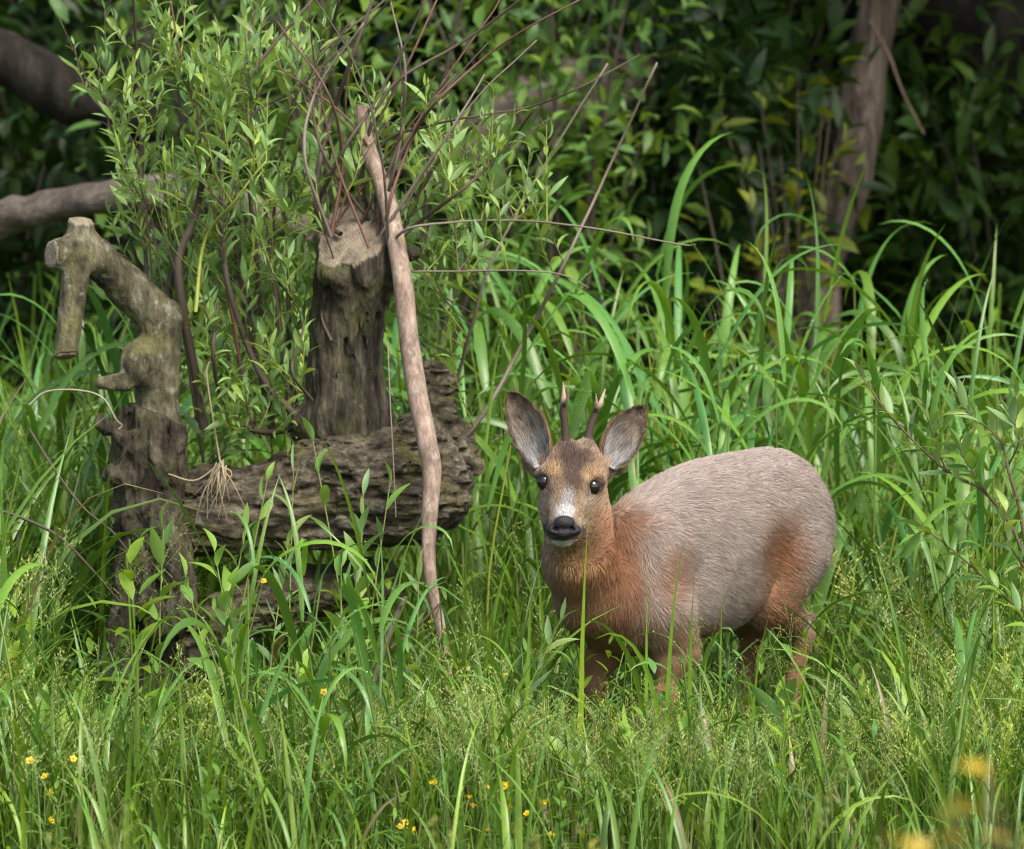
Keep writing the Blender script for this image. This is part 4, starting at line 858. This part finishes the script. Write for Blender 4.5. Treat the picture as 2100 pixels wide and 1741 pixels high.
    # low overhanging crowns added out of view to both dark trees, shading the bushes
    for (x, y, z), rad, nm in (((1.9, 5.2, 3.2), (2.0, 2.7, 1.6), 'leaning_tree'), ((-2.6, 5.6, 3.3), (2.0, 2.2, 1.5), 'dark_tree')):
        o = COL.objects[nm]; n = 5200; d = nrm(r.normal(size=(n, 3))); P = np.array([x, y, z]) + d * (r.random(n) ** .4)[:, None] * np.array(rad) * (.8 + .5 * (fbm(d * 2.5, 2, 93) + .5))[:, None]
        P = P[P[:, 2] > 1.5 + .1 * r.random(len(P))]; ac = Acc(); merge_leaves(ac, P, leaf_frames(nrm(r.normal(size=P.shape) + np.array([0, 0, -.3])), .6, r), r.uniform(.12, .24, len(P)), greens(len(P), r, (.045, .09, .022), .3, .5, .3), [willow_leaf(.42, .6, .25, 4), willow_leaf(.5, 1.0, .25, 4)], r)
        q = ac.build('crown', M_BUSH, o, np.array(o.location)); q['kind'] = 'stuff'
    # wood edge: trees with crowns that keep the light off the background
    for k, (x, y, h) in enumerate(((-4.5, 9, 9), (-1.6, 10.5, 10), (1.4, 9.5, 9), (4.4, 10, 10), (2.9, 13.5, 11), (-3, 14, 11), (0, 15, 12), (-7.5, 10, 9), (7.5, 11, 10))):
        b = gpoint(x, y); o = thing('tree', b, 'tall leafy tree of the dark wood edge', 'tree', 'trees of the wood edge')
        S = spline([[0, 0, 0], [.15 * r.normal(), .1, h * .4], [.3 * r.normal(), 0, h * .85]], 14); V, F = tube(S, np.linspace(.2, .05, 14), 10, .1, cap=False); link('trunk', mesh('trunk', V, F, M_DARKBARK), o)
        n = 3600; d = nrm(r.normal(size=(n, 3))); rad = r.random(n) ** .4; c = np.array([0, -.6, h * .62]); P = c + d * rad[:, None] * np.array([2.6, 2.9, h * .42]) * (.75 + .6 * (fbm(d * 2 + k, 2, 90) + .5))[:, None]
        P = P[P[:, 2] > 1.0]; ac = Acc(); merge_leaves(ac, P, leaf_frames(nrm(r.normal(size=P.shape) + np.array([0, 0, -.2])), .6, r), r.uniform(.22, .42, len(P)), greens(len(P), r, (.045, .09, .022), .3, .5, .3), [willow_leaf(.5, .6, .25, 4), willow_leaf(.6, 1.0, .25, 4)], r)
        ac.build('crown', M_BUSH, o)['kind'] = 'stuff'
    n = 15000; P = np.stack([r.uniform(-14, 14, n), r.uniform(11, 22, n), r.random(n) ** 1.3 * 7], -1); P[:, 2] += height(P[:, 0], P[:, 1])
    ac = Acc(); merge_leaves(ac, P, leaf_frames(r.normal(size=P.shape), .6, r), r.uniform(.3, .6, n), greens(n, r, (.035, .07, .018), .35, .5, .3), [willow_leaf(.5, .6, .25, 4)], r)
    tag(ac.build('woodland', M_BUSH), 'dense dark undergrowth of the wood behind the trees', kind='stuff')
build_back()

# ------------------------------------------------------------------ single plants and small things
def place_leaf(me, parent, origin, pos, R, size):
    o = link('leaf', me, parent); Mx = Matrix.Identity(4)
    for a in range(3):
        for b in range(3): Mx[a][b] = float(R[a, b] * size)
        Mx[a][3] = float((pos - origin)[a])
    o.matrix_local = Mx; return o
def build_details():
    r = np.random.default_rng(61)
    def lmesh(base, n, w=.28):
        out = []
        for k in range(n):
            V, F = willow_leaf(w * r.uniform(.85, 1.2), r.uniform(-.2, 1.0), r.uniform(.25, .5), 8); out.append(mesh('leaf', V, F, M_WILLOW, greens(1, r, base, .25, .7, .4).repeat(len(V), 0)))
        return out
    fresh = lmesh((.15, .26, .04), 10); greyg = lmesh((.16, .25, .1), 10, .24); wide = lmesh((.12, .23, .035), 10, .36)
    def leaves_on(S, parent, O, meshes, n, size, t0=.35, up=.5):
        m = len(S); s = np.linspace(t0, 1, n); pos = np.stack([np.interp(s * (m - 1), np.arange(m), S[:, c]) for c in range(3)], -1); tan = nrm(np.gradient(pos, axis=0))
        a = nrm(np.cross(tan, np.array([.1, 1, .2]))); b2 = np.cross(tan, a); ph = np.arange(n) * 2.4 + r.random() * 6
        op = np.interp(s, [t0, .85, 1], [1.0, .7, .2])[:, None]
        d = nrm(tan + (np.cos(ph)[:, None] * a + np.sin(ph)[:, None] * b2) * op + np.array([0, 0, up * .3])); R = leaf_frames(d, .35, r)
        for k in range(n): place_leaf(meshes[r.integers(len(meshes))], parent, O, pos[k], R[k], size * r.uniform(.75, 1.2) * (1 if s[k] < .9 else .75))
    # willow seedlings in front of the bole
    for tx, ty, Yd, nl, sz in ((335, 1085, .12, 6, .085), (548, 985, .18, 7, .075), (602, 965, .22, 6, .07), (642, 905, .2, 5, .075), (745, 1015, .1, 6, .08), (800, 990, .16, 5, .075), (505, 1085, .05, 8, .08), (742, 1095, .0, 9, .08), (860, 1140, .02, 8, .075), (700, 1160, -.05, 9, .07), (590, 1120, .0, 8, .07), (440, 1130, .02, 7, .075), (1150, 1270, -.55, 10, .075), (380, 1180, .0, 7, .07)):
        T = at(tx, ty, Yd); nl = int(nl * 1.5); B = gpoint(T[0] + r.normal(0, .06), Yd - .02 * r.random()); o = thing('willow_seedling', B, 'upright young willow seedling with fresh leaves in front of the lying bole' if tx < 1000 else 'leafy green seedling growing in front of the deer chest', 'seedling', 'willow seedlings in front of the bole' if tx < 1000 else None)
        S = spline([B, (B + T) / 2 + np.array([.012 * r.normal(), -.005, 0]), T], 12); V, F = tube(S, np.linspace(.0026, .001, 12), 5, cap=False); ac = Acc(); ac.add(V, F, np.array([.2, .25, .06])); ac.build('stem', M_STALK, o, B)
        leaves_on(S, o, B, fresh if r.random() < .65 else greyg, nl, sz * .95, .4, .8)
    # young willow bush on the right
    B = gpoint(*at(2170, 1500, -.25)[:2]); o = thing('willow_bush', B, 'young grey-green willow bush reaching towards the deer rump', 'bush')
    for pth, w, Yd, nl in (([(2165, 1480), (2110, 1180), (2030, 1020), (1940, 965), (1850, 880), (1800, 820), (1765, 768)], 9, .0, 11), ([(2165, 1480), (2100, 1100), (2066, 960), (2050, 900), (1985, 845), (1965, 800)], 8, -.05, 10), ([(2165, 1480), (2120, 1300), (2060, 1225), (1980, 1150), (1900, 1090), (1868, 1112)], 7, -.1, 8), ([(2165, 1480), (2130, 1150), (2105, 950), (2080, 800)], 8, .05, 12), ([(2165, 1480), (2140, 1350), (2090, 1260), (2030, 1190)], 6, -.15, 8), ([(1940, 965), (1915, 900), (1900, 850), (1880, 790)], 4, .0, 7), ([(2030, 1020), (1990, 960), (1960, 910)], 4, -.02, 7), ([(2066, 960), (2090, 900), (2070, 850)], 4, -.04, 6), ([(2165, 1480), (2180, 1200), (2190, 1000), (2160, 850)], 8, .1, 14), ([(2110, 1180), (2060, 1090), (2080, 1010)], 5, -.05, 8), ([(2165, 1480), (2240, 1250), (2290, 1050)], 7, .1, 12)):
        S = spline([at(x, y, Yd - .3) if k else (B if (x, y) == (2165, 1480) else at(x, y, -.3)) for k, (x, y) in enumerate(pth)], 22); V, F = tube(S, np.linspace(1, .35, 22) * w * .5 * U(), 6, .1); ac = Acc(); ac.add(V, F, np.array([.10, .075, .045])); br = ac.build('branch', M_STALK, o, B)
        leaves_on(S, br, B, greyg if r.random() < .7 else fresh, int(nl * 1.9), .062, .35 if w > 5 else .1, .4)
    # buttercups
    pm = []
    for k in range(4):
        ac = Acc()
        for q in range(5):
            a = q * 1.2566 + r.normal(0, .1); PV, PF = willow_leaf(.85, -.7, .2, 5); ca, sa = math.cos(a), math.sin(a); Rz = np.array([[ca, -sa, 0], [sa, ca, 0], [0, 0, 1.]]); ac.add(PV @ Rz.T * .0085, PF, np.array([.78, .52, .02]))
        Vt, Ft = tube(spline([[0, 0, -.004], [0, 0, .004]], 4), [.002, .003, .003, .001], 6); ac.add(Vt, Ft, np.array([.55, .45, .04])); pm.append(mesh('flower', *ac.arrays()[:2], M_PETAL, ac.arrays()[2]))
    for fl, Yd, lab in (([(888, 1606), (945, 1620), (962, 1634), (970, 1652)], -1.2, 'buttercup with four small yellow flowers low in the grass'), ([(1000, 1613), (1036, 1611), (1062, 1609)], -1.2, 'buttercup holding three yellow flowers in a row'), ([(1047, 1653), (1082, 1668), (1116, 1647)], -1.2, 'buttercup with spread yellow flowers beside the row of three'), ([(822, 1696), (846, 1702), (832, 1686), (888, 1604)], -1.2, 'buttercup with a tight cluster of yellow flowers'),
                        ([(48, 1665), (92, 1592), (104, 1625)], -1.2, 'buttercup among dark herbs left of the limb base'), ([(105, 1683), (62, 1560), (150, 1556)], -1.2, 'buttercup with scattered flowers by the limb base'), ([(416, 1490), (506, 1502)], -.85, 'two-flowered buttercup in the grass before the bole'), ([(540, 1192), (452, 1236), (466, 1178)], .08, 'buttercup flowering against the shaded underside of the bole'), ([(692, 1402), (664, 1420), (640, 1405)], -.6, 'buttercup below the end of the lying bole'), ([(1130, 1712), (1000, 1700), (940, 1690)], -1.2, 'low buttercup with half hidden yellow flowers')):
        P0 = [at(x, y, Yd + r.normal(0, .02)) for x, y in fl]; c = np.mean(P0, 0); B = gpoint(c[0] + .02, Yd + .03); o = thing('buttercup', B, lab, 'flower', 'buttercups in the meadow')
        J = B + (c - B) * .55
        for p in P0:
            S = spline([B, J, (J + p) / 2 + np.array([0, 0, .01]), p], 10); V, F = tube(S, np.linspace(.002, .0011, 10), 5, cap=False); ac = Acc(); ac.add(V, F, np.array([.17, .25, .06])); ac.build('stem', M_STALK, o, B)
            f = link('flower', pm[r.integers(4)], o, p - B); f.rotation_euler = (r.normal(.75, .25), r.normal(0, .3), r.random() * 6.28); k = r.uniform(.85, 1.2); f.scale = (k, k, k)
        for k in range(4):
            d = np.array([[math.cos(k * 1.7), math.sin(k * 1.7), .7]]); place_leaf(fresh[r.integers(10)], o, B, B + (J - B) * (.3 + .2 * k), leaf_frames(d, .2, r)[0], .055)
    # broad-leaved herbs standing out of the meadow
    for tx, ty, Yd, nl, sz, lab in ((800, 1610, -.72, 5, .12, 'broad-leaved herb with one big leaf lying across the grass'), (1165, 1540, -.7, 6, .1, 'broad-leaved herb with pale upright leaf below the deer'), (1600, 1440, -.45, 8, .085, 'dark-stemmed herb with drooping leaves before the hind hooves'), (120, 1450, -.5, 8, .085, 'bushy dark green herb left of the limb base'), (60, 1330, -.2, 8, .09, 'tall leafy herb growing left of the dark limb base'), (1290, 1500, -.75, 7, .08, 'herb with serrated leaves before the deer forelegs'), (1900, 1560, -.65, 7, .09, 'broad-leaved herb under the young willow bush'), (470, 1400, -.35, 8, .08, 'leafy herb in front of the lower root'), (620, 1330, -.2, 8, .075, 'leafy herb below the middle of the lying bole'), (330, 1600, -.7, 7, .09, 'low leafy herb in the grass before the limb base'), (990, 1470, -.5, 8, .075, 'leafy herb between the propped stick and the deer'), (1760, 1420, -.4, 7, .08, 'leafy herb beside the hind hooves of the deer'), (1480, 1600, -.75, 6, .09, 'low broad herb in front of the deer')):
        T = at(tx, ty, Yd); B = gpoint(T[0] + r.normal(0, .02), Yd); o = thing('broad_leaved_herb', B, lab, 'herb', 'broad-leaved herbs in the meadow')
        S = spline([B, (B + T) / 2 + np.array([.012 * r.normal(), -.005, 0]), T], 12); V, F = tube(S, np.linspace(.0035, .0015, 12), 5, cap=False); ac = Acc(); ac.add(V, F, np.array([.12, .17, .04])); ac.build('stem', M_STALK, o, B)
        leaves_on(S, o, B, wide, nl, sz, .25, .2)
    # blurred yellow-leaved plant close to the camera
    ym = [mesh('leaf', V, F, M_PETAL, np.tile(np.array(c), (len(V), 1))) for (V, F), c in (((willow_leaf(.6, .8, .2, 6)), (.42, .3, .02)), ((willow_leaf(.5, .5, .2, 6)), (.3, .24, .03)), ((willow_leaf(.55, 1.0, .2, 6)), (.2, .22, .04)))]
    B = gpoint(*at(1990, 2000, -7)[:2]); o = thing('yellow_leaved_plant', B, 'low plant with yellowing leaves at the meadow edge, out of focus', 'plant')
    for k, (x, y) in enumerate(((1815, 1705), (1850, 1730), (2030, 1585), (1950, 1640), (1975, 1665), (2050, 1640), (2080, 1690), (1925, 1730), (2010, 1715))):
        p = at(x, y, -7 + r.normal(0, .05)); S = spline([B, (B + p) / 2 + np.array([0, 0, .03]), p], 8); V, F = tube(S, np.linspace(.003, .0015, 8), 5, cap=False); ac = Acc(); ac.add(V, F, np.array([.18, .15, .07])); ac.build('stem', M_STALK, o, B)
        place_leaf(ym[(0, 0, 0, 1, 2, 1, 2, 0, 1)[k]], o, B, p, leaf_frames(np.array([[r.choice([-1, 1]), -.3, r.normal(0, .6)]]), .6, r)[0], .034)
    # dead sticks and dry stalks
    def stick(name, pts, w, colr, label, taper=.6):
        S = spline([at(*p) for p in pts], 24); V, F = tube(S, np.linspace(1, taper, 24) * w * .5 * U(), 7, .18); b = S[np.argmin(S[:, 2])]; ac = Acc(); ac.add(V - b, F, np.asarray(colr)); ob = ac.build(name, M_STALK); ob.location = b; tag(ob, label, 'stick' if 'stick' in name else 'stalk'); return ob
    stick('dead_stick', [(715, 1560, -.12), (740, 1480, -.1), (775, 1370, -.06), (810, 1270, .0), (832, 1225, .03)], 20, (.06, .047, .04), 'thick dark stick slanting out of the grass below the bole end')
    stick('dead_stick', [(800, 1330, .0), (850, 1290, .02), (905, 1235, .04)], 7, (.09, .05, .035), 'thin reddish stick beside the thick dark stick')
    stick('dead_stick', [(740, 1500, -.1), (790, 1570, -.16), (850, 1620, -.2)], 10, (.05, .04, .035), 'short dark stick branching low in the grass')
    stick('dry_stalk', [(60, 830, .3), (95, 803, .3), (160, 800, .28), (210, 815, .27), (238, 860, .27), (250, 872, .28), (243, 880, .28)], 4, (.3, .27, .2), 'pale curled dry stalk hooked beside the torn hollow limb', .8)
    stick('dry_stalk', [(-30, 1040, .2), (40, 1060, .2), (120, 1100, .2), (190, 1170, .22), (250, 1240, .26)], 8, (.075, .06, .045), 'dark arching twig left of the limb base')
    stick('dry_stalk', [(60, 880, .4), (110, 960, .38), (170, 1040, .36), (230, 1090, .36), (270, 1140, .36)], 6, (.085, .065, .05), 'thin brown twig leaning on the bent limb')
    stick('dry_stalk', [(795, 700, .3), (800, 820, .28), (806, 930, .27), (812, 1060, .26)], 3, (.24, .19, .13), 'thin dry strand hanging between stump and propped stick')
    stick('dead_stick', [(1782, 40, 4.36), (1822, 110, 4.2), (1852, 190, 4.15), (1895, 275, 4.1)], 9, (.16, .11, .08), 'thin brown twig hanging beside the dead leaning trunk')
    B = at(452, 950, .33); o = thing('dry_grass_tuft', B, 'pale dry grass tuft hanging over the lying bole', 'dry grass')
    for k in range(16):
        x1, y1 = 450 + r.normal(-15, 28), 950 + r.uniform(40, 150); S = spline([B + r.normal(0, .004, 3), at((450 + x1) / 2 + r.normal(0, 12), (950 + y1) / 2 - 10, .31), at(x1, y1, .32)], 9); V, F = tube(S, np.linspace(.0018, .0007, 9), 4, cap=False); ac = Acc(); ac.add(V, F, np.array([.33, .27, .17]) * r.uniform(.6, 1.1)); ac.build('strand', M_STALK, o, B)
    for pth in ([(452, 950), (400, 985), (345, 972)], [(452, 950), (440, 880), (424, 770), (430, 740)]):
        S = spline([at(x, y, .33) for x, y in pth], 14); V, F = tube(S, np.linspace(.0022, .0014, 14), 5, cap=False); ac = Acc(); ac.add(V, F, np.array([.3, .25, .16])); ac.build('strand', M_STALK, o, B)
    # single flowering grass stalks in front of limb base, neck and hind legs
    pmesh = [mesh('flowering_grass_stalk', V, F, M_GRASS, C * np.array([.16, .22, .05])) for V, F, C in [panicle(r, 1.0, .42, 1.3) for _ in range(5)]]
    for tx, ty, Yd, lab in ((270, 1040, .2, 'airy flowering grass stalk before the dark limb base'), (245, 1080, .18, 'airy flowering grass stalk before the dark limb base'), (165, 1090, .15, 'airy flowering grass stalk before the dark limb base'), (1165, 1180, -.62, 'bushy flowering grass stalk before the deer neck'), (1520, 1230, -.35, 'flowering grass stalk before the deer hind legs'), (1560, 1240, -.3, 'flowering grass stalk before the deer hind legs'), (1640, 1190, -.2, 'flowering grass stalk before the deer hind legs'), (1690, 1200, -.15, 'flowering grass stalk before the deer hind legs'), (1440, 1260, -.45, 'flowering grass stalk before the deer belly'), (1360, 1290, -.5, 'flowering grass stalk before the deer belly'), (2000, 1450, -.6, 'pale drooping flowering grass stalk below the willow bush'), (900, 1040, .05, 'flowering grass stalk beside the propped stick'), (915, 1000, .1, 'flowering grass stalk beside the propped stick'), (1775, 1000, .25, 'flowering grass stalk rising beside the deer rump')):
        T = at(tx, ty, Yd); B = gpoint(T[0] + r.normal(0, .02), Yd); ob = link('flowering_grass_stalk', pmesh[r.integers(5)], None, B); h = (T[2] - B[2]) * 1.08; ob.scale = (h, h, h); ob.rotation_euler = (0, 0, r.random() * 6.28); tag(ob, lab, 'grass stalk', 'single flowering grass stalks', 'thing')
    # loose tall blades in front of the deer
    for bx, tx, ty, Yd, w, bend in ((1190, 1238, 1062, -.6, 14, .35), (1325, 1326, 1175, -.62, 10, .25), (1365, 1455, 1112, -.6, 11, .5), (1412, 1436, 1185, -.62, 13, .5), (1475, 1500, 1170, -.3, 8, .3), (1120, 1058, 1100, -.5, 11, .5), (950, 990, 1015, -.1, 11, .4), (1330, 1180, 1255, -.65, 13, 1.9), (1360, 1225, 1275, -.66, 12, 2.0), (1540, 1650, 1240, -.3, 9, .8), (1420, 1560, 1215, -.45, 9, .7), (1080, 1105, 1190, -.7, 10, .6), (1690, 1760, 1240, -.3, 10, .9)):
        T = at(tx, ty, Yd); B = gpoint(at(bx, 1600, Yd)[0], Yd); L = np.linalg.norm(T - B) * (1 + .15 * bend); az = math.atan2(-.2, T[0] - B[0]) ; le = max(.02, math.atan2(abs(T[0] - B[0]), T[2] - B[2]) - bend * .3)
        V, F, _ = ribbons(B[None], np.array([az]), L, le, bend, 2.0, w * U(), 12, cross=3, fold=.3, twist=r.normal(.9, .4)); bm_ = Acc(); bm_.add(V - B, F, greens(1, r, (.14, .24, .03), .2, .6, .3)[0]); ob = bm_.build('grass_blade', M_REED); ob.location = B; tag(ob, 'single tall bright grass blade rising in front of the roe buck' if tx > 1000 else 'single tall grass blade beside the propped stick', 'grass blade', 'single blades before the deer' if tx > 1000 else None, 'thing')
    # blurred grass tops close to the camera
    ac = Acc(); n = 45; x = r.uniform(-1.1, 1.2, n); y = r.uniform(-5.6, -3.4, n); b = np.stack([x, y, height(x, y)], -1)
    V, F, _ = ribbons(b, r.random(n) * 6.28, r.uniform(.30, .40, n) - (y + 3.0) * .13, r.uniform(0, .3, n), r.uniform(.1, .9, n), 2, r.uniform(.006, .014, n), 8, twist=r.normal(0, .6, n)); ac.add(V, F, rep(greens(n, r, (.15, .22, .03), .25, .7, 0), 16))
    n = 30; x = r.uniform(-1.1, 1.2, n); y = r.uniform(-4.6, -2.8, n); stamp(ac, PAN, x, y, height(x, y), r.random(n) * 6.28, r.uniform(.7, .85, n) - (y + 2.6) * .2, r.normal(0, .1, n), greens(n, r, (.2, .24, .06), .2, .5, 0), r)
    tag(ac.build('foreground_grass', M_GRASS), 'yellowish grass tops at the near meadow edge, out of focus', kind='stuff')
    # dew on the reed blades
    bpy.context.view_layer.update()
    P = []
    for ob in list(COL.objects):
        if ob.name.startswith('blade') and ob.parent and ob.parent.location.y < 1.3 and r.random() < .55:
            me = ob.data; nv = len(me.vertices) // 3
            for _ in range(r.integers(2, 9)):
                t = r.integers(3, nv - 1); v = ob.matrix_world @ (me.vertices[t * 3 + 1].co.lerp(me.vertices[t * 3 + r.choice([0, 2])].co, r.random() * .8)); P.append((v.x, v.y, v.z + .0012))
    P = np.array(P); oc = np.array([[1, 0, 0], [0, 1, 0], [-1, 0, 0], [0, -1, 0], [0, 0, 1], [0, 0, -1.]]); of = np.array([[0, 1, 4, 4], [1, 2, 4, 4], [2, 3, 4, 4], [3, 0, 4, 4], [1, 0, 5, 5], [2, 1, 5, 5], [3, 2, 5, 5], [0, 3, 5, 5]])[:, :3]
    s = r.uniform(.0009, .0019, len(P)); V = (oc[None] * s[:, None, None] + P[:, None]).reshape(-1, 3); F = (of[None] + (np.arange(len(P)) * 6)[:, None, None]).reshape(-1, 3)
    dm, n_, l_, b_ = newmat('dew'); b_.inputs['Roughness'].default_value = .05; b_.inputs['IOR'].default_value = 1.33; b_.inputs['Transmission Weight'].default_value = .6; nzz = n_.new('ShaderNodeTexNoise'); rmp = n_.new('ShaderNodeValToRGB'); rmp.color_ramp.elements[0].color = (.75, .8, .82, 1); l_.new(nzz.outputs['Fac'], rmp.inputs[0]); l_.new(rmp.outputs[0], b_.inputs['Base Color'])
    tag(link('dew_drops', mesh('dew_drops', V, F, dm)), 'dew drops sitting on the reed grass blades', kind='stuff')
build_details()
